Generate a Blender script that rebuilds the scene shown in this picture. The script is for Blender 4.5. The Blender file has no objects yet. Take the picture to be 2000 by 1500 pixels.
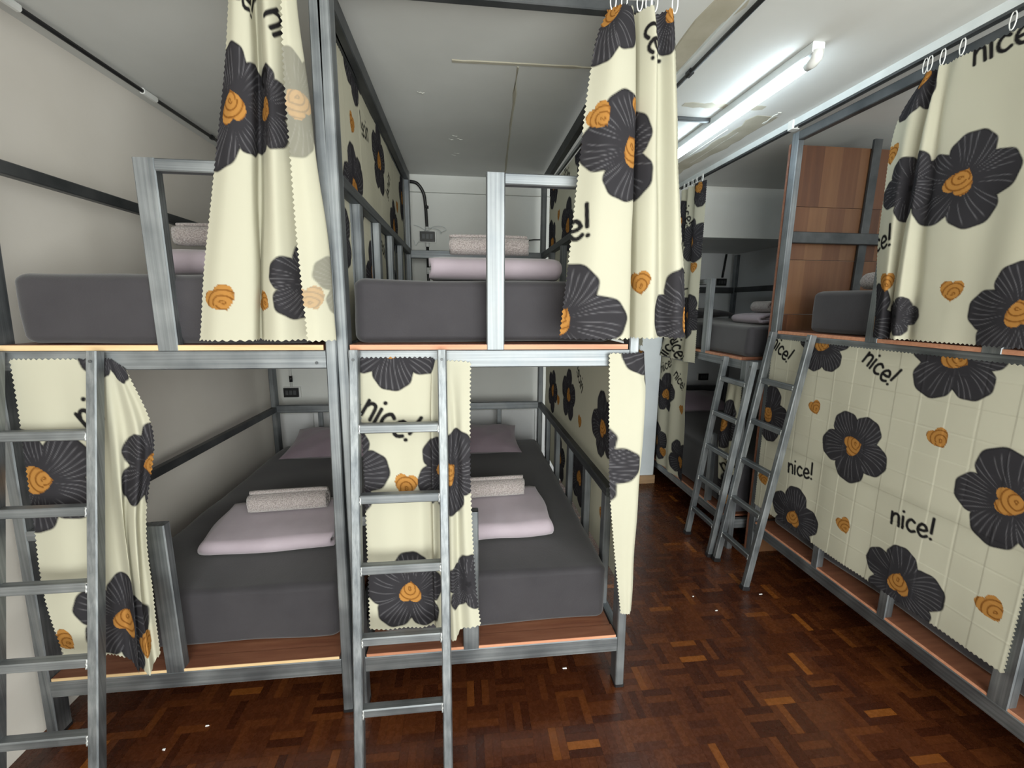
import bpy, math, random
import numpy as np
from mathutils import Matrix, Vector
random.seed(7); rng = np.random.default_rng(7)
S = bpy.context.scene; COL = S.collection
PI = math.pi

# ------------------------------------------------------------------ camera
CAM_H = 1.57
F_PX = 850.0
def _dir(u, v):
    d = np.array([u - 1000.0, -(v - 750.0), -F_PX]); return d / np.linalg.norm(d)
_Y = _dir(903, 595); _X = _dir(8600, 660); _X = _X - _X.dot(_Y) * _Y; _X /= np.linalg.norm(_X); _Z = np.cross(_X, _Y)
ROT = np.array([_X, _Y, _Z])
cam = bpy.data.cameras.new('camera'); co = bpy.data.objects.new('camera', cam); COL.objects.link(co)
cam.sensor_width = 36.0; cam.lens = F_PX / 2000.0 * 36.0; cam.clip_start = 0.02; cam.clip_end = 60
M4 = Matrix([[*ROT[0], 0], [*ROT[1], 0], [*ROT[2], CAM_H], [0, 0, 0, 1]])
co.matrix_world = M4
S.camera = co

# ------------------------------------------------------------------ world, daylight, exposure
S.view_settings.view_transform = 'Standard'; S.view_settings.look = 'None'
S.view_settings.gamma = 1.0; S.view_settings.use_curve_mapping = False
S.view_settings.exposure = 0.80
w = bpy.data.worlds.new('world'); S.world = w; w.use_nodes = True
bg = w.node_tree.nodes['Background']; bg.inputs['Color'].default_value = (0.80, 0.92, 1.0, 1); bg.inputs['Strength'].default_value = 1.2
def area(name, loc, target, sx, sy, power, color):
    l = bpy.data.lights.new(name, 'AREA'); l.shape = 'RECTANGLE'; l.size = sx; l.size_y = sy; l.energy = power; l.color = color
    o = bpy.data.objects.new(name, l); COL.objects.link(o); o.location = loc
    o.rotation_euler = (Vector(target) - Vector(loc)).to_track_quat('-Z', 'Y').to_euler(); return o
# daylight through the big window and the balcony door behind the photographer
area('window_daylight', (0.85, -1.68, 1.35), (0.85, 1.0, 1.35), 3.3, 2.1, 116, (0.985, 1.0, 0.925))
DAY2 = None

# ------------------------------------------------------------------ materials
MATS = {}
def nodes(name):
    m = bpy.data.materials.new(name); m.use_nodes = True; nt = m.node_tree
    return m, nt, nt.nodes['Principled BSDF']
def N(nt, t, **k):
    n = nt.nodes.new(t)
    for a, b in k.items():
        if a.startswith('i_'):
            key = a[2:].replace('_', ' '); n.inputs[key].default_value = b
        else: setattr(n, a, b)
    return n
def ramp(nt, fac, stops):
    r = N(nt, 'ShaderNodeValToRGB'); el = r.color_ramp.elements
    while len(el) < len(stops): el.new(0.5)
    for e, (p, c) in zip(el, stops): e.position = p; e.color = (*c, 1)
    nt.links.new(fac, r.inputs['Fac']); return r
def coords(nt, scale=(1, 1, 1), kind='Object'):
    tc = N(nt, 'ShaderNodeTexCoord'); mp = N(nt, 'ShaderNodeMapping'); mp.inputs['Scale'].default_value = scale
    nt.links.new(tc.outputs[kind], mp.inputs['Vector']); return mp.outputs['Vector']
def noise(nt, vec, scale, detail=4, rough=0.55):
    n = N(nt, 'ShaderNodeTexNoise'); n.inputs['Scale'].default_value = scale; n.inputs['Detail'].default_value = detail
    n.inputs['Roughness'].default_value = rough
    nt.links.new(vec, n.inputs['Vector']); return n.outputs['Fac']
def bump(nt, bs, h, strength, dist=0.002):
    b = N(nt, 'ShaderNodeBump'); b.inputs['Strength'].default_value = strength; b.inputs['Distance'].default_value = dist
    nt.links.new(h, b.inputs['Height']); nt.links.new(b.outputs['Normal'], bs.inputs['Normal'])
def mat_noise(name, c0, c1, scale, rough=0.6, metal=0.0, bstr=0.0, bscale=None, stretch=(1, 1, 1), sheen=0.0, spec=0.5, detail=4):
    m, nt, bs = nodes(name); v = coords(nt, stretch)
    f = noise(nt, v, scale, detail); r = ramp(nt, f, [(0.3, c0), (0.7, c1)])
    nt.links.new(r.outputs['Color'], bs.inputs['Base Color'])
    bs.inputs['Roughness'].default_value = rough; bs.inputs['Metallic'].default_value = metal
    bs.inputs['Sheen Weight'].default_value = sheen; bs.inputs['Specular IOR Level'].default_value = spec
    if bstr: bump(nt, bs, noise(nt, coords(nt), bscale or scale * 6, 3), bstr)
    MATS[name] = m; return m
def make_steel(name, stretch, tint=1.0):
    m, nt, bs = nodes(name); v = coords(nt, stretch)
    f1 = noise(nt, v, 9, 5, 0.6); f2 = noise(nt, coords(nt), 7, 3, 0.5)
    r1 = ramp(nt, f1, [(0.25, (0.30 * tint, 0.325 * tint, 0.35 * tint)), (0.75, (0.66 * tint, 0.69 * tint, 0.71 * tint))])
    r2 = ramp(nt, f2, [(0.35, (0.55, 0.57, 0.60)), (0.65, (1, 1, 1))])
    mx = N(nt, 'ShaderNodeMix', data_type='RGBA', blend_type='MULTIPLY'); mx.inputs['Factor'].default_value = 0.8
    nt.links.new(r1.outputs['Color'], mx.inputs[6]); nt.links.new(r2.outputs['Color'], mx.inputs[7])
    nt.links.new(mx.outputs[2], bs.inputs['Base Color'])
    rr = ramp(nt, f2, [(0.3, (0.46,) * 3), (0.7, (0.62,) * 3)]); nt.links.new(rr.outputs['Color'], bs.inputs['Roughness'])
    bs.inputs['Metallic'].default_value = 0.9
    MATS[name] = m; return m
make_steel('steel_z', (12, 12, 0.12), 0.57); make_steel('steel_x', (0.12, 12, 12), 0.57); make_steel('steel_y', (12, 0.12, 12), 0.57); make_steel('steel_dull', (7, 0.3, 7), 0.30)
mat_noise('weld', (0.30, 0.31, 0.32), (0.62, 0.63, 0.63), 60, 0.5, 0.7, bstr=0.6, bscale=200)
mat_noise('dark_steel', (0.05, 0.055, 0.06), (0.11, 0.115, 0.12), 6, 0.5, 0.6)
mat_noise('black_plastic', (0.008, 0.008, 0.009), (0.016, 0.016, 0.018), 20, 0.4)
mat_noise('white_plastic', (0.72, 0.73, 0.72), (0.80, 0.80, 0.79), 12, 0.35)
mat_noise('white_metal', (0.62, 0.66, 0.67), (0.74, 0.78, 0.79), 8, 0.35)
mat_noise('wall_paint', (0.70, 0.655, 0.60), (0.76, 0.715, 0.665), 2.2, 0.75, bstr=0.12, bscale=60)
mat_noise('back_paint', (0.70, 0.71, 0.69), (0.76, 0.77, 0.75), 2.2, 0.7, bstr=0.10, bscale=50)
mat_noise('ceiling_paint', (0.60, 0.605, 0.59), (0.68, 0.68, 0.665), 1.6, 0.8, bstr=0.2, bscale=35)
mat_noise('alcove_paint', (0.74, 0.76, 0.78), (0.79, 0.81, 0.83), 2.0, 0.75)
mat_noise('pier_paint', (0.52, 0.56, 0.60), (0.60, 0.64, 0.68), 3.0, 0.6)
mat_noise('white_board', (0.68, 0.69, 0.71), (0.75, 0.76, 0.78), 3.0, 0.4)
mat_noise('putty', (0.38, 0.35, 0.27), (0.50, 0.47, 0.39), 6, 0.8)
mat_noise('plaster_chip', (0.62, 0.62, 0.58), (0.72, 0.72, 0.68), 9, 0.8)
mat_noise('mattress_cover', (0.028, 0.0255, 0.030), (0.041, 0.0375, 0.043), 5, 0.75, bstr=0.25, bscale=180, sheen=0.25, spec=0.25)
mat_noise('duvet', (0.33, 0.275, 0.315), (0.40, 0.34, 0.385), 4, 0.8, bstr=0.6, bscale=16, sheen=0.3, spec=0.2)
mat_noise('pillow', (0.27, 0.21, 0.255), (0.33, 0.265, 0.31), 5, 0.8, bstr=0.3, bscale=40, sheen=0.3, spec=0.2)
mat_noise('pillow_under', (0.05, 0.045, 0.05), (0.07, 0.06, 0.07), 5, 0.85)
mat_noise('label_white', (0.75, 0.75, 0.75), (0.8, 0.8, 0.8), 30, 0.6)
def make_towel():
    m, nt, bs = nodes('towel'); v = coords(nt)
    wv = N(nt, 'ShaderNodeTexVoronoi'); wv.inputs['Scale'].default_value = 190; nt.links.new(v, wv.inputs['Vector'])
    r = ramp(nt, wv.outputs['Distance'], [(0.1, (0.46, 0.41, 0.40)), (0.75, (0.26, 0.225, 0.22))])
    nt.links.new(r.outputs['Color'], bs.inputs['Base Color']); bs.inputs['Roughness'].default_value = 0.95
    bs.inputs['Sheen Weight'].default_value = 0.4; bs.inputs['Specular IOR Level'].default_value = 0.1
    inv = N(nt, 'ShaderNodeMath', operation='SUBTRACT'); inv.inputs[0].default_value = 1; nt.links.new(wv.outputs['Distance'], inv.inputs[1])
    bump(nt, bs, inv.outputs[0], 0.8, 0.004); MATS['towel'] = m
make_towel()
def make_wood(name, c0, c1, c2, stretch, rough, scale=3.0, islands=False, bstr=0.05, spec=0.5):
    m, nt, bs = nodes(name); v = coords(nt, stretch)
    f = noise(nt, v, scale, 6, 0.62); r = ramp(nt, f, [(0.25, c0), (0.5, c1), (0.78, c2)])
    nt.links.new(r.outputs['Color'], bs.inputs['Base Color']); bs.inputs['Roughness'].default_value = rough
    bs.inputs['Specular IOR Level'].default_value = spec
    bump(nt, bs, f, bstr, 0.001); MATS[name] = m; return m
make_wood('ply_deck', (0.115, 0.040, 0.022), (0.17, 0.066, 0.036), (0.23, 0.10, 0.058), (1.2, 12, 12), 0.42)
make_wood('ply_edge', (0.42, 0.17, 0.095), (0.52, 0.24, 0.14), (0.60, 0.32, 0.2), (1, 20, 20), 0.6)
make_wood('ply_edge_pale', (0.50, 0.34, 0.17), (0.62, 0.44, 0.24), (0.7, 0.52, 0.32), (1, 20, 20), 0.6)
make_wood('skirting', (0.22, 0.13, 0.07), (0.32, 0.20, 0.11), (0.40, 0.26, 0.15), (1, 10, 10), 0.5)
def make_panel_wood():
    # veneer sheets: vertical grain with broad vertical tone strips
    m, nt, bs = nodes('veneer'); v = coords(nt, (14, 14, 0.8)); f = noise(nt, v, 2.2, 6, 0.6)
    tc = N(nt, 'ShaderNodeTexCoord'); sp = N(nt, 'ShaderNodeSeparateXYZ'); nt.links.new(tc.outputs['Object'], sp.inputs[0])
    oi = N(nt, 'ShaderNodeObjectInfo')
    mul = N(nt, 'ShaderNodeMath', operation='MULTIPLY'); mul.inputs[1].default_value = 9.0; nt.links.new(sp.outputs['X'], mul.inputs[0])
    of = N(nt, 'ShaderNodeMath', operation='MULTIPLY_ADD'); of.inputs[1].default_value = 37.0
    nt.links.new(oi.outputs['Random'], of.inputs[0]); nt.links.new(mul.outputs[0], of.inputs[2])
    fl = N(nt, 'ShaderNodeMath', operation='FLOOR'); nt.links.new(of.outputs[0], fl.inputs[0])
    wn = N(nt, 'ShaderNodeTexWhiteNoise', noise_dimensions='1D'); nt.links.new(fl.outputs[0], wn.inputs['W'])
    ad = N(nt, 'ShaderNodeMath', operation='MULTIPLY_ADD'); ad.inputs[1].default_value = 0.6; nt.links.new(f, ad.inputs[0])
    sc = N(nt, 'ShaderNodeMath', operation='MULTIPLY'); sc.inputs[1].default_value = 0.5; nt.links.new(wn.outputs['Value'], sc.inputs[0]); nt.links.new(sc.outputs[0], ad.inputs[2])
    r = ramp(nt, ad.outputs[0], [(0.2, (0.060, 0.022, 0.011)), (0.5, (0.105, 0.041, 0.018)), (0.85, (0.16, 0.076, 0.034))])
    nt.links.new(r.outputs['Color'], bs.inputs['Base Color']); bs.inputs['Roughness'].default_value = 0.5; MATS['veneer'] = m
make_panel_wood()
def make_parquet():
    m, nt, bs = nodes('parquet')
    tc = N(nt, 'ShaderNodeTexCoord'); ge = N(nt, 'ShaderNodeNewGeometry'); oi = N(nt, 'ShaderNodeObjectInfo')
    add = N(nt, 'ShaderNodeMath', operation='ADD'); nt.links.new(ge.outputs['Random Per Island'], add.inputs[0]); nt.links.new(oi.outputs['Random'], add.inputs[1])
    fr = N(nt, 'ShaderNodeMath', operation='FRACT'); nt.links.new(add.outputs[0], fr.inputs[0])
    tone = ramp(nt, fr.outputs[0], [(0.0, (0.034, 0.0088, 0.0036)), (0.30, (0.049, 0.0133, 0.0047)), (0.62, (0.062, 0.0172, 0.0056)),
                                    (0.88, (0.078, 0.0225, 0.0066)), (0.965, (0.098, 0.029, 0.0075)), (1.0, (0.19, 0.062, 0.011))])
    # worn patches and scratches on the varnish
    f = noise(nt, ge.outputs['Position'], 55, 6, 0.7)
    gr = ramp(nt, f, [(0.25, (0.80, 0.79, 0.78)), (0.75, (1.18, 1.16, 1.14))])
    mx = N(nt, 'ShaderNodeMix', data_type='RGBA', blend_type='MULTIPLY'); mx.inputs['Factor'].default_value = 1.0
    nt.links.new(tone.outputs['Color'], mx.inputs[6]); nt.links.new(gr.outputs['Color'], mx.inputs[7])
    posv = N(nt, 'ShaderNodeMapping'); posv.inputs['Scale'].default_value = (26, 7, 1); posv.inputs['Rotation'].default_value = (0, 0, 0.5)
    nt.links.new(ge.outputs['Position'], posv.inputs['Vector'])
    sc = noise(nt, posv.outputs['Vector'], 2.2, 9, 0.78); scr = ramp(nt, sc, [(0.665, (0, 0, 0)), (0.74, (1, 1, 1))])
    big = noise(nt, ge.outputs['Position'], 2.6, 3, 0.6); bgr = ramp(nt, big, [(0.45, (0, 0, 0)), (0.7, (0.5, 0.5, 0.5))])
    mm = N(nt, 'ShaderNodeMath', operation='MULTIPLY'); nt.links.new(scr.outputs['Color'], mm.inputs[0]); nt.links.new(bgr.outputs['Color'], mm.inputs[1])
    m2 = N(nt, 'ShaderNodeMix', data_type='RGBA'); m2.inputs[7].default_value = (0.20, 0.125, 0.08, 1)
    nt.links.new(mm.outputs[0], m2.inputs['Factor']); nt.links.new(mx.outputs[2], m2.inputs[6]); nt.links.new(m2.outputs[2], bs.inputs['Base Color'])
    rr = ramp(nt, f, [(0.3, (0.20,) * 3), (0.75, (0.36,) * 3)]); nt.links.new(rr.outputs['Color'], bs.inputs['Roughness'])
    bump(nt, bs, f, 0.12, 0.001); MATS['parquet'] = m
make_parquet()
mat_noise('floor_joint', (0.008, 0.004, 0.003), (0.015, 0.007, 0.005), 20, 0.8)
def make_cloth():
    m, nt, bs = nodes('printed_cotton')
    at = N(nt, 'ShaderNodeAttribute', attribute_name='print')
    df = N(nt, 'ShaderNodeBsdfDiffuse'); tl = N(nt, 'ShaderNodeBsdfTranslucent'); mx = N(nt, 'ShaderNodeMixShader'); mx.inputs['Fac'].default_value = 0.27
    v = coords(nt); f = noise(nt, v, 900, 2); b = N(nt, 'ShaderNodeBump'); b.inputs['Strength'].default_value = 0.15; b.inputs['Distance'].default_value = 0.0006
    nt.links.new(f, b.inputs['Height'])
    for s in (df, tl):
        nt.links.new(at.outputs['Color'], s.inputs['Color']); nt.links.new(b.outputs['Normal'], s.inputs['Normal'])
    nt.links.new(df.outputs[0], mx.inputs[1]); nt.links.new(tl.outputs[0], mx.inputs[2])
    nt.links.new(mx.outputs[0], nt.nodes['Material Output'].inputs['Surface']); nt.nodes.remove(bs); MATS['printed_cotton'] = m
make_cloth()
def emission(name, col, strength):
    m, nt, bs = nodes(name); bs.inputs['Emission Color'].default_value = (*col, 1); bs.inputs['Emission Strength'].default_value = strength
    bs.inputs['Base Color'].default_value = (0.9, 0.9, 0.9, 1); MATS[name] = m
emission('tube_glow', (0.78, 0.93, 1.0), 13.0)
def glass():
    m, nt, bs = nodes('pane_glass'); bs.inputs['Transmission Weight'].default_value = 1; bs.inputs['Roughness'].default_value = 0.0; bs.inputs['IOR'].default_value = 1.05; MATS['pane_glass'] = m
glass()

# ------------------------------------------------------------------ object helpers
def wl(o):
    p = Vector((0, 0, 0))
    while o is not None: p = p + o.location; o = o.parent
    return np.array(p)
def link_mesh(name, V, Fc, mat, parent=None, origin=None, smooth=False):
    V = np.asarray(V, float)
    if parent is None:
        og = np.array(origin if origin is not None else [V[:, 0].mean(), V[:, 1].mean(), V[:, 2].min()], float); base = og
    else:
        base = wl(parent); og = np.zeros(3)
    me = bpy.data.meshes.new(name); me.from_pydata((V - base).tolist(), [], [list(map(int, f)) for f in Fc]); me.update()
    if smooth: me.polygons.foreach_set('use_smooth', [True] * len(me.polygons))
    if mat: me.materials.append(MATS[mat])
    o = bpy.data.objects.new(name, me); COL.objects.link(o); o.location = og
    if parent is not None: o.parent = parent
    return o
def tag(o, label, cat, group=None):
    o['label'] = label; o['category'] = cat
    if group: o['group'] = group
    return o
def thing(name, label, cat, loc, group=None):
    o = bpy.data.objects.new(name, None); COL.objects.link(o); o.location = loc; o.empty_display_size = 0.05
    return tag(o, label, cat, group)
def structure(o): o['kind'] = 'structure'; return o
def nrm(v): v = np.asarray(v, float); return v / np.linalg.norm(v)
def bar_geo(p0, p1, w, d, wdir, c=0.0035):
    """square tube from p0 to p1 (centre line); w along wdir, d across it"""
    p0 = np.asarray(p0, float); p1 = np.asarray(p1, float); a = nrm(p1 - p0)
    wv = np.asarray(wdir, float); wv = nrm(wv - wv.dot(a) * a); dv = np.cross(a, wv)
    h, k = w / 2, d / 2
    sec = [(h - c, k), (h, k - c), (h, -k + c), (h - c, -k), (-h + c, -k), (-h, -k + c), (-h, k - c), (-h + c, k)]
    V = [p + x * wv + y * dv for p in (p0, p1) for x, y in sec]
    Fc = [(i, (i + 1) % 8, 8 + (i + 1) % 8, 8 + i) for i in range(8)] + [tuple(range(7, -1, -1)), tuple(range(8, 16))]
    return V, Fc
def bar(name, p0, p1, w, d, wdir, mat, parent, c=0.0035):
    V, Fc = bar_geo(p0, p1, w, d, wdir, c); o = link_mesh(name, V, Fc, mat, parent)
    return o
def box_geo(x0, x1, y0, y1, z0, z1):
    V = [(x, y, z) for z in (z0, z1) for y in (y0, y1) for x in (x0, x1)]
    Fc = [(0, 2, 3, 1), (4, 5, 7, 6), (0, 1, 5, 4), (2, 6, 7, 3), (0, 4, 6, 2), (1, 3, 7, 5)]
    return V, Fc
def box(name, x0, x1, y0, y1, z0, z1, mat, parent=None, bev=0.0):
    if bev > 0:
        V, Fc = bar_geo(((x0 + x1) / 2, (y0 + y1) / 2, z0), ((x0 + x1) / 2, (y0 + y1) / 2, z1), x1 - x0, y1 - y0, (1, 0, 0), bev)
    else: V, Fc = box_geo(x0, x1, y0, y1, z0, z1)
    return link_mesh(name, V, Fc, mat, parent)
def join(parts):
    V = []; Fc = []
    for v, f in parts:
        b = len(V); V += list(map(tuple, v)); Fc += [tuple(i + b for i in q) for q in f]
    return V, Fc
def tube_geo(P, r, n=10, cap=True):
    P = np.asarray(P, float); V = []; Fc = []; up = np.array([0.13, 0.21, 0.97]); m = len(P)
    rr = r if hasattr(r, '__len__') else [r] * m
    for i in range(m):
        t = nrm(P[min(i + 1, m - 1)] - P[max(i - 1, 0)]); s = np.cross(t, up)
        if np.linalg.norm(s) < 0.2: s = np.cross(t, np.array([1.0, 0.1, 0]))
        s = nrm(s); q = np.cross(t, s)
        for k in range(n):
            a = 2 * PI * k / n; V.append(P[i] + rr[i] * (math.cos(a) * s + math.sin(a) * q))
    for i in range(m - 1):
        for k in range(n): Fc.append((i * n + k, i * n + (k + 1) % n, (i + 1) * n + (k + 1) % n, (i + 1) * n + k))
    if cap: Fc += [tuple(range(n - 1, -1, -1)), tuple(range((m - 1) * n, m * n))]
    return V, Fc
def catmull(P, n):
    P = np.asarray(P, float); k = len(P); t = np.linspace(0, k - 1, n); i = np.minimum(t.astype(int), k - 2); f = (t - i)[(...,) + (None,) * (P.ndim - 1)]
    ext = np.concatenate([[2 * P[0] - P[1]], P, [2 * P[-1] - P[-2]]]); a, b, c, d = ext[i], ext[i + 1], ext[i + 2], ext[i + 3]
    return 0.5 * (2 * b + (c - a) * f + (2 * a - 5 * b + 4 * c - d) * f ** 2 + (3 * b - a - 3 * c + d) * f ** 3)

# ------------------------------------------------------------------ printed cloth
CREAM = np.array([0.55, 0.53, 0.425]); DARK = np.array([0.039, 0.037, 0.042]); STREAK = np.array([0.18, 0.175, 0.19])
ORANGE = np.array([0.45, 0.215, 0.058]); BROWN = np.array([0.17, 0.06, 0.012]); INK = np.array([0.018, 0.017, 0.018])
def sm(x): return np.clip(x, 0, 1)
def mixc(C, m, col):
    m = m[:, None]; return C * (1 - m) + m * col
def p_heart(C, U, V, u0, v0, r, rot, px):
    sel = np.where((abs(U - u0) < 1.4 * r) & (abs(V - v0) < 1.4 * r))[0]
    if not len(sel): return
    x = (U[sel] - u0) / r; y = (V[sel] - v0) / r; c, s = math.cos(rot), math.sin(rot); x, y = x * c + y * s, -x * s + y * c
    X = x * 1.16; Yy = y * 1.16 + 0.10
    f = (X * X + Yy * Yy - 1) ** 3 - X * X * Yy ** 3
    g = np.sqrt(X * X + Yy * Yy); edge = np.cbrt(np.abs(f)) * np.sign(f)
    m = sm(0.5 - edge * r / (1.9 * px) / 1.3)
    d = np.sqrt((x - 0.12) ** 2 + (y + 0.25) ** 2); an = np.arctan2(y + 0.25, x - 0.12)
    ln = np.sin(d * 15 + 1.2 * np.sin(an * 1.5 + u0 * 9)); k = sm((ln - 0.45) * 2.2) * 0.85
    k = np.maximum(k, sm((edge + 0.32) * 5) * 0.55)
    col = ORANGE[None] * (1 - k[:, None]) + BROWN[None] * k[:, None]
    C[sel] = C[sel] * (1 - m[:, None]) + col * m[:, None]
def p_flower(C, U, V, u0, v0, R, rot, px, seed, eye=True):
    sel = np.where((abs(U - u0) < 1.25 * R) & (abs(V - v0) < 1.25 * R))[0]
    if not len(sel): return
    r_ = np.random.default_rng(int(seed))
    x = (U[sel] - u0) / R; y = (V[sel] - v0) / R; best = np.full(len(sel), 1e9); col = np.zeros((len(sel), 3))
    for k in range(5):
        a = rot + k * 2 * PI / 5 + r_.uniform(-0.09, 0.09); s = r_.uniform(0.93, 1.07); c, q = math.cos(a), math.sin(a)
        p = x * c + y * q; t = -x * q + y * c; wob = 1 + 0.02 * np.sin(9 * np.arctan2(t, p - 0.5) + k)
        e = np.sqrt(((p - 0.53 * s) / (0.47 * s)) ** 2 + (t / (0.435 * s * (0.86 + 0.22 * sm(p)))) ** 2) * wob
        ang = np.arctan2(t, p + 0.10); ph = ang * 8.2 + 0.35 * np.sin(p * 5 + k * 2) + r_.uniform(0, 1); idx = np.floor(ph)
        on = np.sin(idx * 12.99 + k * 4.1 + seed) * 43758.5; on = on - np.floor(on)
        ln = sm(1 - abs(ph - idx - 0.5) * 6.0) * (on > 0.12) * sm((p - 0.16 - 0.25 * on) * 9) * sm((1.02 - 0.12 * on - p) * 9)
        ln = ln * (0.7 + 0.3 * np.sin(p * 9 + idx * 3) ** 2)
        cc = DARK[None] * (1 - 0.75 * ln[:, None]) + STREAK[None] * 0.75 * ln[:, None]
        cc = cc * (1 - 0.35 * sm((e - 0.90) * 14))[:, None]
        b = e < best; best = np.where(b, e, best); col[b] = cc[b]
    g = np.sqrt(x * x + y * y); best = np.minimum(best, g / 0.33)
    m = sm(0.5 + (1 - best) * 0.42 * R / (1.3 * px))
    cc0 = (g < 0.3) & (best >= g / 0.33 - 1e-9); col[cc0 & (col.sum(1) == 0)] = DARK
    C[sel] = C[sel] * (1 - m[:, None]) + col * m[:, None]
    if eye: p_heart(C, U, V, u0, v0, 0.27 * R, rot * 1.7 + 0.4, px)
GLYPH = {
 'n': ([[(0, 1.0), (0.0, 0)], [(0.0, 0.6), (0.18, 0.9), (0.42, 0.97), (0.58, 0.78), (0.62, 0)]], [], 0.92),
 'i': ([[(0, 0.95), (0.02, 0)]], [(0.0, 1.4)], 0.36),
 'c': ([[(0.58, 0.86), (0.32, 1.0), (0.08, 0.78), (0.0, 0.45), (0.10, 0.14), (0.36, 0.0), (0.64, 0.14)]], [], 0.88),
 'e': ([[(0.04, 0.46), (0.62, 0.56), (0.54, 0.9), (0.28, 1.0), (0.05, 0.74), (0.0, 0.38), (0.18, 0.05), (0.44, 0.0), (0.68, 0.16)]], [], 0.98),
 '!': ([[(0.08, 1.75), (0.0, 0.55)]], [(-0.02, 0.06)], 0.4)}
def p_text(C, U, V, u0, v0, size, rot, px, text='nice!'):
    strokes = []; x = 0.0
    for ch in text:
        st, dots, adv = GLYPH[ch]
        for s in st: strokes.append(catmull([(x + a, b) for a, b in s], 14) if len(s) > 2 else np.array([(x + a, b) for a, b in s], float))
        for d in dots: strokes.append(np.array([(x + d[0], d[1]), (x + d[0] + 0.02, d[1] + 0.01)]))
        x += adv
    cx = x / 2 - 0.15; R = size * (x / 2 + 1.6)
    sel = np.where((abs(U - u0) < R) & (abs(V - v0) < R))[0]
    if not len(sel): return
    dx = U[sel] - u0; dy = V[sel] - v0; c, s = math.cos(rot), math.sin(rot)
    X = (dx * c + dy * s) / size + cx; Y = (-dx * s + dy * c) / size + 0.5
    dm = np.full(len(sel), 9.0)
    for P in strokes:
        for a, b in zip(P[:-1], P[1:]):
            ab = b - a; t = np.clip(((X - a[0]) * ab[0] + (Y - a[1]) * ab[1]) / max(ab.dot(ab), 1e-9), 0, 1)
            dm = np.minimum(dm, np.hypot(X - a[0] - t * ab[0], Y - a[1] - t * ab[1]))
    m = sm(0.5 + (0.125 - dm) * size / (1.3 * px)); C[sel] = C[sel] * (1 - m[:, None]) + INK * m[:, None]
def fab_noise(U, V, seed, amp):
    r_ = np.random.default_rng(seed); d = np.zeros_like(U)
    for k in range(9):
        a = r_.uniform(0, 2 * PI); fr = r_.uniform(5, 26); d += np.sin((U * math.cos(a) + V * math.sin(a)) * fr + r_.uniform(0, 6)) * (7 / (fr + 4))
    return d * amp
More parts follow.
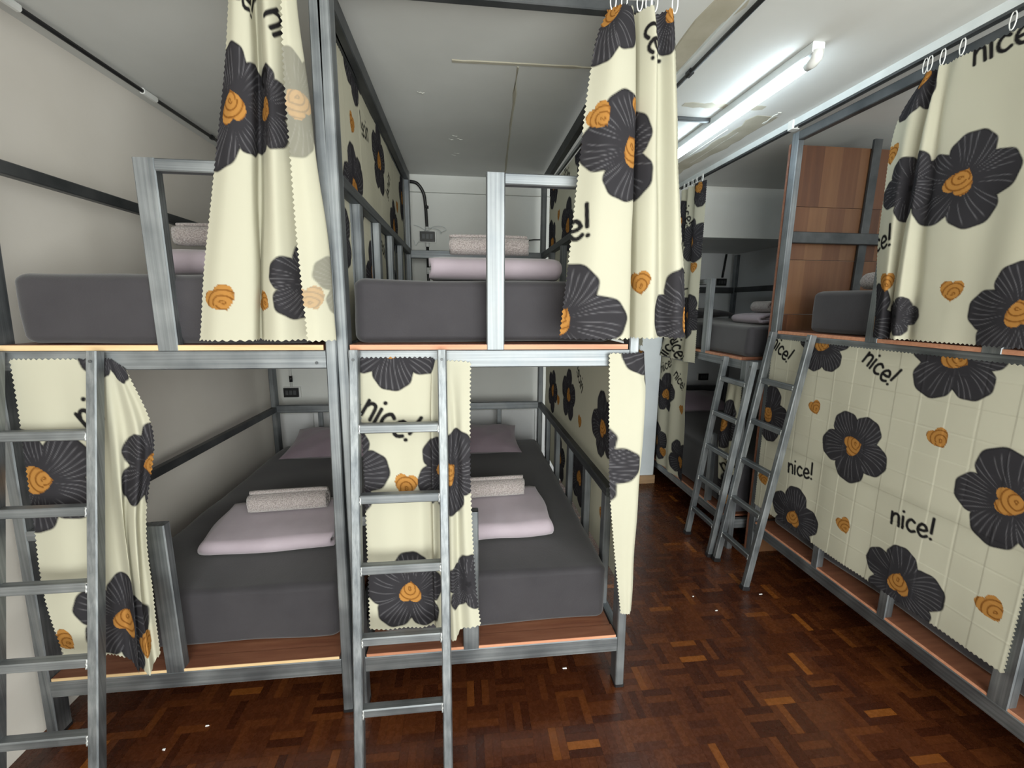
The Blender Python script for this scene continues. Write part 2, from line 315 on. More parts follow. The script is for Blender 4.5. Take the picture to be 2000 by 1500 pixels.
def cloth(name, label, rows, axis, front, items, px=0.003, seed=1, crease=None, wrinkle=0.0012, fade=None, group=None, zig=0.0035, edges='lrtb', parent=None):
    """rows: list of rows (top to bottom) of control points; axis 'x' or 'y': world axis that runs across the print"""
    G = np.array(rows, float)
    top = catmull(G.transpose(1, 0, 2), G.shape[1] * 24)                # fine across u for arc length
    ln = np.linalg.norm(np.diff(top, axis=0), axis=2).mean(1); cum = np.concatenate([[0], np.cumsum(ln)]); W = cum[-1]
    nu = max(8, int(W / px)); H = abs(G[0, :, 2].mean() - G[-1, :, 2].mean()); nv = max(8, int(H / px))
    us = np.linspace(0, W, nu); idx = np.interp(us, cum, np.arange(len(cum)))
    i0 = np.minimum(idx.astype(int), len(cum) - 2); f = (idx - i0)[:, None, None]
    A = top[i0] * (1 - f) + top[i0 + 1] * f                              # nu x rows x 3
    P = catmull(A.transpose(1, 0, 2), nv)                                # nv x nu x 3
    Vz = P[:, :, 2].mean(1)[:, None] * np.ones((1, nu)); Uu = np.ones((nv, 1)) * us[None]
    # wrinkles and fold creases along the normal
    du = np.gradient(P, axis=1); dv = np.gradient(P, axis=0); nn = np.cross(du, dv); nn /= (np.linalg.norm(nn, axis=2, keepdims=True) + 1e-12)
    off = fab_noise(Uu, Vz, seed, wrinkle)
    if crease:
        cu, cv = crease
        for a, st in ((Uu, cu), (Vz, cv)):
            q = np.abs(((a / st) + 0.31) % 1.0 - 0.5) * st; sg = np.where(np.floor((a / st) + 0.31) % 2 > 0.5, 1.0, -1.0); off += sg * 0.0011 * np.exp(-(q / 0.0035) ** 2) + 0.0022 * sg * (np.abs(((a / st) + 0.31) % 1.0 - 0.5) - 0.25)
    P = P + nn * off[..., None]
    # pinked hems
    tri = lambda s: np.abs((s / 0.0155) % 1.0 - 0.5) * 4 - 1
    du /= np.linalg.norm(du, axis=2, keepdims=True) + 1e-12; dv /= np.linalg.norm(dv, axis=2, keepdims=True) + 1e-12
    if 'b' in edges: P[-1] += dv[-1] * (zig * tri(us))[:, None]
    if 't' in edges: P[0] -= dv[0] * (zig * tri(us))[:, None]
    if 'l' in edges: P[:, 0] -= du[:, 0] * (zig * tri(Vz[:, 0]))[:, None]
    if 'r' in edges: P[:, -1] += du[:, -1] * (zig * tri(Vz[:, 0]))[:, None]
    Pf = P.reshape(-1, 3); U = Uu.ravel(); V = P[:, :, 2].ravel() * 0 + Vz.ravel()
    C = np.ones((len(U), 3)) * CREAM * (1 + 0.03 * fab_noise(U, V, seed + 50, 0.3))[:, None]
    ax = 0 if axis == 'y' else 1; dp = 1 if axis == 'y' else 0
    sgn = np.sign(P[0, -1, ax] - P[0, 0, ax])
    for n, it in enumerate(items):
        k, a, z = it[:3]
        if len(it) > 5 and it[5] == 'uv': u0, v0 = a, z
        else:
            d = np.hypot(Pf[:, ax] - a, Pf[:, 2] - z); dmin = d.min()
            cand = np.where(d < dmin + 0.006)[0]; j = cand[np.argmin(Pf[cand, dp] * front * (-1 if len(it) > 5 and it[5] == 'back' else 1))]
            u0 = U[j]; v0 = V[j]
            if dmin > 0.01: u0 += sgn * (a - Pf[j, ax]); v0 += z - Pf[j, 2]
        rot = math.radians(it[4]) if len(it) > 4 else 0.0; size = it[3]
        if k == 'f': p_flower(C, U, V, u0, v0, size, rot, px, seed * 31 + n)
        elif k == 'p': p_flower(C, U, V, u0, v0, size, rot, px, seed * 31 + n, False)
        elif k == 'h': p_heart(C, U, V, u0, v0, size, rot, px)
        else: p_text(C, U, V, u0, v0, size, rot, px, k)
    if fade is not None:                                                  # reverse side of the cloth shows a paler print
        m = (U > fade * W)[:, None] * 0.42; C = C * (1 - m) + CREAM * 1.02 * m
    ii = np.arange(nv * nu).reshape(nv, nu); q = np.stack([ii[:-1, :-1], ii[1:, :-1], ii[1:, 1:], ii[:-1, 1:]], -1).reshape(-1, 4)
    og = np.array([Pf[:, 0].mean(), Pf[:, 1].mean(), Pf[:, 2].min()])
    me = bpy.data.meshes.new(name); me.vertices.add(len(Pf)); me.vertices.foreach_set('co', (Pf - og).astype(np.float32).ravel())
    me.loops.add(q.size); me.loops.foreach_set('vertex_index', q.astype(np.int32).ravel()); me.polygons.add(len(q))
    me.polygons.foreach_set('loop_start', np.arange(0, q.size, 4, dtype=np.int32)); me.update(calc_edges=True)
    me.polygons.foreach_set('use_smooth', np.ones(len(q), bool))
    at = me.color_attributes.new('print', 'FLOAT_COLOR', 'POINT'); at.data.foreach_set('color', np.concatenate([np.clip(C, 0, 1), np.ones((len(C), 1))], 1).astype(np.float32).ravel())
    me.materials.append(MATS['printed_cotton'])
    o = bpy.data.objects.new(name, me); COL.objects.link(o); o.location = og
    tag(o, label, 'curtain' if 'curtain' in name else 'sheet', group); return o
def rows_from(zs, cols, axis, thick=None):
    """cols: list of (across values per row, depth values per row or one)"""
    out = []
    for i, z in enumerate(zs):
        r = []
        for c in cols:
            a = c[0][i] if hasattr(c[0], '__len__') else c[0]; d = c[1][i] if hasattr(c[1], '__len__') else c[1]
            zz = z + (c[2][i] if len(c) > 2 else 0)
            r.append((a, d, zz) if axis == 'y' else (d, a, zz))
        out.append(r)
    return out
def deepen(rows, y0=1.468, k=1.6, ymax=1.496): return [[(x, min(ymax, y0 + (y - y0) * k), z) for x, y, z in rr_] for rr_ in rows]
def hook(parent, p, h=0.05, r=0.0021, wd=0.009, along='x'):
    P = []
    for k in range(15):
        a = 2 * PI * k / 14; e = (wd * math.sin(a), 0, -h / 2 * math.cos(a) * 1.0)
        P.append((p[0] + (e[0] if along == 'x' else 0), p[1] + (0 if along == 'x' else e[0]), p[2] + e[2]))
    V, Fc = tube_geo(P, r, 6, cap=False); return link_mesh('curtain_hook', V, Fc, 'white_plastic', parent, smooth=True)

# ================================================================== THE ROOM
CEIL = 2.555; XL, XRW = -1.56, 3.05; YB = 3.68; YA = 4.70; YFW = -1.75; ZLIN = 2.149
floor = structure(link_mesh('floor', *box_geo(XL - 0.06, XRW + 0.06, YFW, YA + 0.06, -0.08, -0.008), 'floor_joint'))
ceiling = structure(link_mesh('ceiling', *box_geo(XL - 0.06, XRW + 0.06, YFW, YB, CEIL, CEIL + 0.06), 'ceiling_paint'))
wall_left = structure(link_mesh('wall_left', *box_geo(XL - 0.06, XL, YFW, YB + 0.07, -0.008, CEIL), 'wall_paint'))
wall_right = structure(link_mesh('wall_right', *box_geo(XRW, XRW + 0.06, YFW, YA, -0.008, CEIL), 'alcove_paint'))
wall_back = structure(link_mesh('wall_back', *box_geo(XL, 1.50, YB, YB + 0.07, -0.008, CEIL), 'back_paint'))
structure(link_mesh('wall_pier', *box_geo(1.50, 1.69, 3.55, YB + 0.07, -0.008, CEIL), 'pier_paint'))
structure(link_mesh('wall_lintel', *box_geo(1.69, XRW, 3.645, YB + 0.07, ZLIN, CEIL), 'back_paint'))
structure(link_mesh('ceiling_alcove', *box_geo(1.50, XRW, YB + 0.07, YA, ZLIN, ZLIN + 0.05), 'ceiling_paint'))
structure(link_mesh('wall_alcove', *box_geo(1.40, XRW, YA, YA + 0.06, -0.008, ZLIN + 0.05), 'alcove_paint'))
structure(link_mesh('wall_alcove_side', *box_geo(1.44, 1.50, YB + 0.07, YA, -0.008, ZLIN + 0.05), 'alcove_paint'))
structure(link_mesh('trim_1', *box_geo(XL, 1.50, 3.65, YB, 2.43, CEIL), 'back_paint'))
structure(link_mesh('baseboard_pier', *join([box_geo(1.488, 1.702, 3.535, 3.55, 0, 0.075), box_geo(1.69, 1.702, 3.55, 3.72, 0, 0.075)]), 'skirting'))
# front wall behind the photographer with a wide window
structure(link_mesh('wall_front', *join([box_geo(XL, -0.85, YFW - 0.06, YFW, -0.008, CEIL), box_geo(2.55, XRW, YFW - 0.06, YFW, -0.008, CEIL),
          box_geo(-0.85, 2.55, YFW - 0.06, YFW, -0.008, 0.25), box_geo(-0.85, 2.55, YFW - 0.06, YFW, 2.45, CEIL)]), 'wall_paint'))
win = structure(link_mesh('window_1', *join([box_geo(-0.85, 2.55, YFW - 0.05, YFW - 0.01, 0.25, 0.30), box_geo(-0.85, 2.55, YFW - 0.05, YFW - 0.01, 2.40, 2.45)] +
          [box_geo(x - 0.025, x + 0.025, YFW - 0.05, YFW - 0.01, 0.30, 2.40) for x in (-0.825, 0.29, 1.41, 2.525)]), 'white_metal'))
for x in (-0.2675, 0.85, 1.9675): link_mesh('pane', *box_geo(x - 0.53, x + 0.53, YFW - 0.032, YFW - 0.028, 0.30, 2.40), 'pane_glass', win)
# white boards low on the back wall
for x in np.arange(-1.55, 0.75, 0.31): box('board', x + 0.002, x + 0.308, YB - 0.012, YB, 0.02, 0.672, 'white_board', wall_back, 0.003)
# filler strips and flaking plaster patches on the ceiling
def strip(name, p, q, wd, th, mat, parent, wob=0.006, n=14, seed=0):
    r_ = np.random.default_rng(seed); p = np.array(p, float); q = np.array(q, float); a = nrm(np.append(q - p, 0)); s = np.array([-a[1], a[0], 0]); V = []; Fc = []
    for i in range(n):
        c = np.append(p + (q - p) * i / (n - 1), CEIL); w1, w2 = wd / 2 + r_.normal(0, wob, 2)
        V += [c + s * w1, c - s * w2, c + s * (w1 - 0.004) - [0, 0, th], c - s * (w2 - 0.004) - [0, 0, th]]
    for i in range(n - 1):
        b = 4 * i; Fc += [(b, b + 2, b + 6, b + 4), (b + 2, b + 3, b + 7, b + 6), (b + 3, b + 1, b + 5, b + 7)]
    Fc += [(0, 1, 3, 2), (4 * n - 4, 4 * n - 2, 4 * n - 1, 4 * n - 3)]
    return link_mesh(name, V, Fc, mat, parent)
strip('joint_strip', (-0.03, 2.01), (0.56, 1.99), 0.022, 0.003, 'putty', ceiling, 0.002, seed=1)
strip('joint_strip', (0.245, 2.02), (0.335, 3.55), 0.012, 0.003, 'putty', ceiling, 0.003, seed=2)
strip('joint_strip', (0.875, 1.2), (0.865, 3.4), 0.105, 0.004, 'putty', ceiling, 0.008, 26, 3)
strip('joint_strip', (1.60, 2.33), (1.57, 3.6), 0.13, 0.0012, 'putty', ceiling, 0.008, 20, 4)
strip('joint_strip', (1.10, 2.26), (1.52, 2.25), 0.05, 0.0012, 'putty', ceiling, 0.006, 14, 5)
strip('paint_flake', (1.63, 2.28), (1.64, 2.42), 0.014, 0.003, 'plaster_chip', ceiling, 0.003, 10, 6)
strip('paint_flake', (1.50, 2.52), (1.51, 3.3), 0.008, 0.003, 'plaster_chip', ceiling, 0.002, 16, 7)
strip('paint_flake', (1.58, 2.55), (1.59, 3.1), 0.004, 0.002, 'plaster_chip', ceiling, 0.0015, 16, 8)
strip('paint_flake', (0.93, 1.2), (0.925, 3.4), 0.012, 0.006, 'white_metal', ceiling, 0.001, 12, 9)
for k, (x, y) in enumerate([(-0.05, 2.82), (-0.02, 2.87), (-0.07, 2.88), (-0.04, 3.12), (-0.06, 3.16), (-0.2, 2.3)]):
    strip('paint_flake', (x, y), (x + 0.03, y + 0.012), 0.010, 0.002, 'plaster_chip', ceiling, 0.004, 5, 20 + k)
# rusty stain by the right post: thin flaked skim
mat_noise('rust_stain', (0.36, 0.25, 0.13), (0.52, 0.48, 0.40), 12, 0.85)

# ------------------------------------------------------------------ parquet: basket weave of four-finger squares
SQ = 0.12; FW = SQ / 4; fing = []
for i, x in enumerate(np.arange(XL + 0.0, 2.9, SQ)):
    for j, y in enumerate(np.arange(-0.2, 4.6, SQ)):
        for k in range(4):
            if (i + j) % 2: fing.append((x + FW * (k + 0.5), y + SQ / 2, 1))
            else: fing.append((x + SQ / 2, y + FW * (k + 0.5), 0))
fing = np.array(fing)
rel = (np.c_[fing[:, :2], np.zeros(len(fing))] - [0, 0, CAM_H]) @ ROT
pu = 1000 + F_PX * rel[:, 0] / -rel[:, 2]; pv = 750 - F_PX * rel[:, 1] / -rel[:, 2]
seen = (rel[:, 2] < -0.2) & (pv < 1512) & (pu > -20) & (pu < 1990) & (fing[:, 0] > -1.3) & (fing[:, 0] < 1.75)
inbed = (fing[:, 1] > 1.62) & (fing[:, 0] < 0.6)
near = np.where(seen & ~inbed)[0]; near = near[np.argsort(np.hypot(fing[near, 0], fing[near, 1]))][:300]
def finger_geo(cx, cy, v, zt=0.0):
    hx, hy = (FW / 2 - 0.00035, SQ / 2 - 0.0004) if v else (SQ / 2 - 0.0004, FW / 2 - 0.00035)
    V = [(cx - hx, cy - hy, zt), (cx + hx, cy - hy, zt), (cx + hx, cy + hy, zt), (cx - hx, cy + hy, zt),
         (cx - hx, cy - hy, -0.008), (cx + hx, cy - hy, -0.008), (cx + hx, cy + hy, -0.008), (cx - hx, cy + hy, -0.008)]
    return V, [(0, 1, 2, 3), (0, 4, 5, 1), (1, 5, 6, 2), (2, 6, 7, 3), (3, 7, 4, 0)]
fm = []
for v in (0, 1):
    V, Fc = finger_geo(0, 0, v); me = bpy.data.meshes.new('parquet_strip'); me.from_pydata(V, [], Fc); me.materials.append(MATS['parquet']); fm.append(me)
fl0 = wl(floor)
for n in near:
    o = bpy.data.objects.new('parquet_strip', fm[int(fing[n, 2])]); COL.objects.link(o); o.parent = floor
    o.location = (fing[n, 0] - fl0[0], fing[n, 1] - fl0[1], -fl0[2] - random.random() * 0.0006)
rest = np.setdiff1d(np.arange(len(fing)), near)
po = link_mesh('parquet_field', *join([finger_geo(*fing[n], -random.random() * 0.0006) for n in rest]), 'parquet', floor); po['kind'] = 'stuff'
# crumbs of plaster on the floor
for k, (x, y) in enumerate([(-1.08, 1.42), (-0.98, 1.50), (0.42, 1.62), (1.24, 2.02), (1.30, 1.9), (1.62, 2.0)]):
    V, Fc = box_geo(x, x + 0.008 + 0.004 * (k % 3), y, y + 0.004, 0, 0.003); V = [(a + random.uniform(-.002, .002), b + random.uniform(-.002, .002), c) for a, b, c in V]
    where = ['under the leftmost ladder', 'under the left bunk beside its ladder', 'under the middle bunk', 'beside the foot of the right ladders', 'in the aisle near the right ladder', 'beside the nearest ladder foot'][k]
    tag(link_mesh('plaster_crumb', V, Fc, 'label_white'), 'tiny white plaster crumb on the parquet ' + where, 'crumb', 'plaster crumbs on the floor')

# ================================================================== BUNK BEDS
T, W_ = 0.036, 0.062
def bunk(label, xfl, xfr, xr0, xr1, yf, yr, guard_x, stub_x, edge_mat, lsides, rsides, name='steel_bunk_bed'):
    """xfl/xfr: centre X of front posts (bottom, top); xr0/xr1 rear posts"""
    t = thing(name, label, 'bunk bed', ((xr0 + xr1) / 2, (yf + yr) / 2, 0))
    L = lambda z: xfl[0] + (xfl[1] - xfl[0]) * z / 2.5
    Rr = lambda z: xfr[0] + (xfr[1] - xfr[0]) * z / 2.5
    yc = yf + W_ / 2; yrc = yr - W_ / 2
    for q in (xfl, xfr):
        p = bar('post', (q[0], yc, 0.004), (q[1], yc, 2.515), T, W_, (1, 0, 0), 'steel_z', t)
        bar('foot_cap', (q[0], yc, 0.0), (q[0], yc, 0.012), T + 0.003, W_ + 0.003, (1, 0, 0), 'black_plastic', p)
    for q in (xr0, xr1): bar('post', (q, yrc, 0.0), (q, yrc, 2.515), T, W_, (1, 0, 0), 'steel_z', t)
    for z0, z1, dz in ((1.355, 1.417, 0.018), (0.172, 0.237, 0.012)):
        zc = (z0 + z1) / 2; h = z1 - z0
        a, b = L(zc) + T / 2, Rr(zc) - T / 2
        bar('deck_beam', (a, yf + T / 2, zc), (b, yf + T / 2, zc), h, T, (0, 0, 1), 'steel_x', t)
        bar('deck_beam', (xr0 + T / 2, yr - T / 2, zc), (xr1 - T / 2, yr - T / 2, zc), h, T, (0, 0, 1), 'steel_x', t)
        for q, s in ((L(zc), xr0), (Rr(zc), xr1)): bar('deck_beam', (q, yf + W_, zc), (s, yr - W_, zc), h, T, (0, 0, 1), 'steel_y', t)
        for f in (0.33, 0.67): y = yf + (yr - yf) * f; bar('deck_bearer', (xr0 + T / 2 + .02, y, zc), (xr1 - T / 2 - .02, y, zc), 0.03, 0.03, (0, 0, 1), 'dark_steel', t)
        aa, bb = a + 0.006, b - 0.006
        xa, xb = max(aa, xr0 + .02), min(bb, xr1 - .02)
        d = link_mesh('deck_board', *join([box_geo(aa, bb, yf + 0.004, yf + W_ + .001, z1, z1 + dz), box_geo(xa, xb, yf + W_, yr - W_, z1, z1 + dz)]), 'ply_deck', t)
        box('edge_band', aa, bb, yf + 0.002, yf + 0.0045, z1 + 0.0008, z1 + dz - 0.0006, edge_mat, d)
    # front guard of the upper bunk
    g = guard_x
    bar('guard_post', (g + W_ / 2, yf + T / 2, 1.417), (g + W_ / 2, yf + T / 2, 1.993), W_, T, (1, 0, 0), 'steel_z', t)
    bar('guard_rail', (g + W_, yf + T / 2, 1.975), (Rr(1.97) - T / 2, yf + T / 2, 1.975), T, T, (0, 0, 1), 'steel_x', t)
    # front guard of the lower bunk
    bar('guard_post', (stub_x + W_ / 2, yf + T / 2, 0.237), (stub_x + W_ / 2, yf + T / 2, 0.815), W_, T, (1, 0, 0), 'steel_z', t)
    bar('guard_rail', (L(0.8) + T / 2, yf + T / 2, 0.797), (stub_x, yf + T / 2, 0.797), T, T, (0, 0, 1), 'steel_x', t)
    # head rails
    for z, zb in ((1.938, 1.436), (0.768, 0.25)):
        bar('head_rail', (xr0 + T / 2, yrc, z), (xr1 - T / 2, yrc, z), 0.058, T, (0, 0, 1), 'steel_x', t)
        for f in (0.33, 0.67): x = xr0 + (xr1 - xr0) * f; bar('baluster', (x, yrc, zb), (x, yrc, z - 0.029), T, 0.02, (1, 0, 0), 'steel_z', t)
    # side guards: (height centre, y start, baluster list, base)
    for sides, fx, rx in ((lsides, L, xr0), (rsides, Rr, xr1)):
        for zc, y0, bal, zb in sides:
            xs = fx(zc) + (rx - fx(zc)) * (y0 - yf) / (yr - yf)
            bar('side_rail', (xs, y0, zc), (rx, yr - W_, zc - 0.008), 0.042, T, (0, 0, 1), 'dark_steel' if rx < -1 else 'steel_dull', t)
            for y in bal:
                x = fx(zc) + (rx - fx(zc)) * (y - yf) / (yr - yf)
                bar('baluster', (x, y, zb), (x, y, zc - 0.022), W_ - .01, T - .004, (0, 1, 0), 'steel_z', t)
    # roof rails carrying the curtains
    bar('roof_rail', (L(2.49) + T / 2, yf + T / 2, 2.497), (Rr(2.49) - T / 2, yf + T / 2, 2.497), 0.034, T, (0, 0, 1), 'dark_steel', t)
    for q, s in (((L(2.49), xr0), (Rr(2.49), xr1)) if xr0 > -1 else ((Rr(2.49), xr1),)): bar('roof_rail', (q, yf + W_, 2.482), (s, yr - W_, 2.482), 0.06, T, (0, 0, 1), 'dark_steel', t)
    return t
YF = 1.505; YR = 3.47
bedL = bunk('steel tube bunk bed against the left wall, pale plywood edge on its upper deck', (-1.50, -1.40), (-0.461, -0.418), -1.437, -0.438, YF, YR, -0.97, -1.09, 'ply_edge_pale',
            [(1.978, YF + W_, [], 0), (0.776, YF + W_, [], 0)], [(1.965, YF + W_, [1.82, 2.2, 2.58, 2.96], 1.417)])
bedM = bunk('middle steel tube bunk bed with orange plywood edge, beside the aisle', (-0.405, -0.396), (0.634, 0.598), -0.392, 0.622, YF, YR, 0.082, -0.012, 'ply_edge',
            [(1.963, YF + W_, [1.82, 2.2, 2.58, 2.96], 1.417)], [(1.952, YF + W_, [2.0, 2.35, 2.7, 3.05], 1.417), (0.782, 1.70, [1.74, 2.05, 2.4, 2.75, 3.08], 0.237)])
for bx_, x in ((bedL, -0.485), (bedM, 0.535)):
    b = bx_
    V, Fc = tube_geo([(x, YF, 1.375), (x, YF - 0.004, 1.375)], 0.005, 10); link_mesh('screw', V, Fc, 'dark_steel', b)

# right-hand bunks run along the aisle
def side_bunk(label, xf, xb, y0, y1, up, low, roof, posts, gposts, stubs, rails, name='steel_bunk_bed'):
    t = thing(name, label, 'bunk bed', ((xf + xb) / 2, (y0 + y1) / 2, 0)); xc = xf + T / 2
    for y in posts:
        bar('post', (xc, y, 0), (xc, y, up if (y < 2.6 and roof < 2.2) else roof), T, 0.05, (1, 0, 0), 'steel_z', t)
    for y in (y0 + 0.03, y1 - 0.03): bar('post', (xb - T / 2, y, 0), (xb - T / 2, y, roof), T, 0.05, (1, 0, 0), 'steel_z', t)
    for z1, h, dz in ((up, 0.055, 0.018), (low, 0.062, 0.012)):
        zc = z1 - h / 2; ps = sorted([y0 - 0.025, *posts, y1 + 0.025])
        ys = sorted(posts)
        if min(ys) > y0 + 0.1: ys = [y0 - 0.025] + ys
        if max(ys) < y1 - 0.1: ys = ys + [y1 + 0.025]
        for a, b in zip(ys[:-1], ys[1:]):
            if b - a > 0.06: bar('deck_beam', (xc, a + 0.025, zc), (xc, b - 0.025, zc), h, T, (0, 0, 1), 'steel_y', t)
        bar('deck_beam', (xb - T / 2, y0 + .055, zc), (xb - T / 2, y1 - .055, zc), h, T, (0, 0, 1), 'steel_y', t)
        for y in (y0 + .03, y1 - .03): bar('deck_beam', (xf + T, y, zc), (xb - T, y, zc), h, T, (0, 0, 1), 'steel_x', t)
        d = box('deck_board', xf + 0.004, xb - T - .002, y0 + .06, y1 - .06, z1, z1 + dz, 'ply_deck', t)
        box('edge_band', xf + 0.002, xf + 0.0045, y0 + .06, y1 - .06, z1 + .0008, z1 + dz - .0006, 'ply_edge', d)
    for y, a, b in gposts: bar('guard_post', (xc, y, a), (xc, y, b), T, W_, (1, 0, 0), 'steel_z', t)
    for y, a, b in stubs: bar('baluster', (xc, y, a), (xc, y, b), T, 0.04, (1, 0, 0), 'steel_z', t)
    for a, b, z in rails: bar('guard_rail', (xc, a, z), (xc, b, z), T, T, (0, 0, 1), 'steel_y', t)
    return t
RX = 1.805
bedR = side_bunk('near steel tube bunk bed on the right of the aisle with a wood partition', RX, 2.95, 0.45, 2.398, 1.420, 0.237, 2.50, [2.373], [(1.752, 1.42, 1.993), (1.30, 1.42, 1.993), (1.08, 0.237, 0.82)],
                 [(1.876, 0.237, 0.78), (1.505, 0.237, 0.78)], [(1.27, 1.783, 1.993 - .018), (1.05, 2.348, 0.80)])
bar('roof_rail', (RX + T / 2, 2.348, 2.478), (RX + T / 2, 0.45, 2.478), 0.045, T, (0, 0, 1), 'dark_steel', bedR)
bar('head_rail', (RX + T, 2.362, 1.957), (2.914, 2.362, 1.957), 0.062, 0.026, (0, 0, 1), 'dark_steel', bedR)
bar('post', (2.305, 2.387, 1.44), (2.315, 2.387, 2.495), 0.05, 0.02, (1, 0, 0), 'dark_steel', bedR)
bedF = side_bunk('lower far bunk bed on the right, partly inside the alcove', 1.715, 2.86, 2.452, 4.42, 1.245, 0.20, 2.10, [2.48, 3.69, 4.39], [(2.95, 1.245, 1.762)],
                 [(2.75, 0.2, 0.7), (3.35, 0.2, 0.7)], [(2.98, 3.665, 1.745)])
bar('head_rail', (1.75, 4.39, 1.74), (2.82, 4.39, 1.74), 0.06, T, (0, 0, 1), 'dark_steel', bedF)
bar('side_rail', (2.842, 2.51, 1.745), (2.842, 4.36, 1.745), 0.05, 0.03, (0, 0, 1), 'dark_steel', bedF)
bar('head_rail', (1.75, 4.39, 0.70), (2.82, 4.39, 0.70), 0.06, T, (0, 0, 1), 'dark_steel', bedF)
bar('baluster', (2.32, 4.39, 1.27), (2.32, 4.39, 1.71), T, .03, (1, 0, 0), 'dark_steel', bedF)
bar('baluster', (2.10, 4.39, 0.22), (2.10, 4.39, 0.67), T, .03, (1, 0, 0), 'dark_steel', bedF)
# wooden partition between the two right-hand bunks: veneered boards one above the other
pt = thing('wood_partition', 'reddish brown veneered wood partition between the two right bunk beds', 'partition', (2.35, 2.425, 0.0))
zz = [0.0, 0.30, 0.62, 0.94, 1.24, 1.53, 1.84, 2.13, 2.452]
for a, b in zip(zz[:-1], zz[1:]): link_mesh('board', *box_geo(1.807, 2.985, 2.400, 2.414, a + 0.0012, b - 0.0012), 'veneer', pt)
link_mesh('edge_band', *box_geo(1.8045, 1.807, 2.400, 2.414, 0.0, 2.452), 'ply_deck', pt)

# ------------------------------------------------------------------ ladders
def ladder(label, lat, a0, a1, wall, k, ztop, rungs, caps=False, skew=0.0):
    """lat 'x': leans against a front at Y=wall; lat 'y': leans against a side at X=wall. a0,a1 outer edges"""
    def Pt(a, off, z):
        d = wall - off - k * (ztop - z); a = a + skew * (ztop - z)
        return (a, d, z) if lat == 'x' else (d, a, z)
    t = thing('steel_ladder', label, 'ladder', Pt((a0 + a1) / 2, 0.03, 0.0)); rw = 0.030; rd = 0.036
    ld = (1, 0, 0) if lat == 'x' else (0, 1, 0)
    off = 0.006 + rd / 2
    for a in (min(a0, a1) + rw / 2, max(a0, a1) - rw / 2):
        r = bar('rail', Pt(a, off, 0.003), Pt(a, off, ztop), rw, rd, ld, 'steel_z', t)
        if caps: bar('rubber_foot', Pt(a, off, 0.0), Pt(a, off, 0.022), rw + .008, rd + .008, ld, 'black_plastic', r)
        p = Pt(a, off + rd / 2 - 0.0005, ztop - 0.028); q = Pt(a, off + rd / 2 + 0.003, ztop - 0.028)
        V, Fc = tube_geo([p, q], 0.0048, 10); link_mesh('screw', V, Fc, 'dark_steel', r)
    i0, i1 = min(a0, a1) + rw, max(a0, a1) - rw
    for z in rungs:
        g = bar('rung', Pt(i0, off, z), Pt(i1, off, z), 0.030, 0.032, (0, 0, 1), 'steel_x' if lat == 'x' else 'steel_y', t)
        for e_, s_ in ((i0, 1), (i1, -1)):
            pth = [np.array(Pt(e_ + s_ * (0.001 + 0.0012 * math.sin(q * 2.3 + z * 40)), off + 0.016, z + (q / 6 - 0.5) * 0.030)) for q in range(7)]
            V, Fc = tube_geo(pth, [0.0022 + 0.0012 * abs(math.sin(q * 1.9 + z * 31)) for q in range(7)], 6); link_mesh('weld_bead', V, Fc, 'weld', g, smooth=True)
    return t
RU = [0.256 + 0.2275 * i for i in range(5)]
ladder('steel ladder in front of the left bunk, at the left edge of the picture', 'x', -1.425, -1.118, YF, 0.19, 1.418, RU)
ladder('steel ladder in front of the middle bunk, before the flowered curtain', 'x', -0.371, -0.055, YF, 0.19, 1.418, RU, skew=0.004)
RU2 = [0.185 + 0.241 * i for i in range(5)]
ladder('long steel ladder with black feet leaning on the near right bunk', 'y', 2.04, 2.352, RX, 0.150, 1.43, RU2, True)
ladder('shorter steel ladder with black feet leaning on the far right bunk', 'y', 2.335, 2.645, 1.715, 0.112, 1.255, [0.2 + 0.228 * i for i in range(5)], True, skew=0.03)

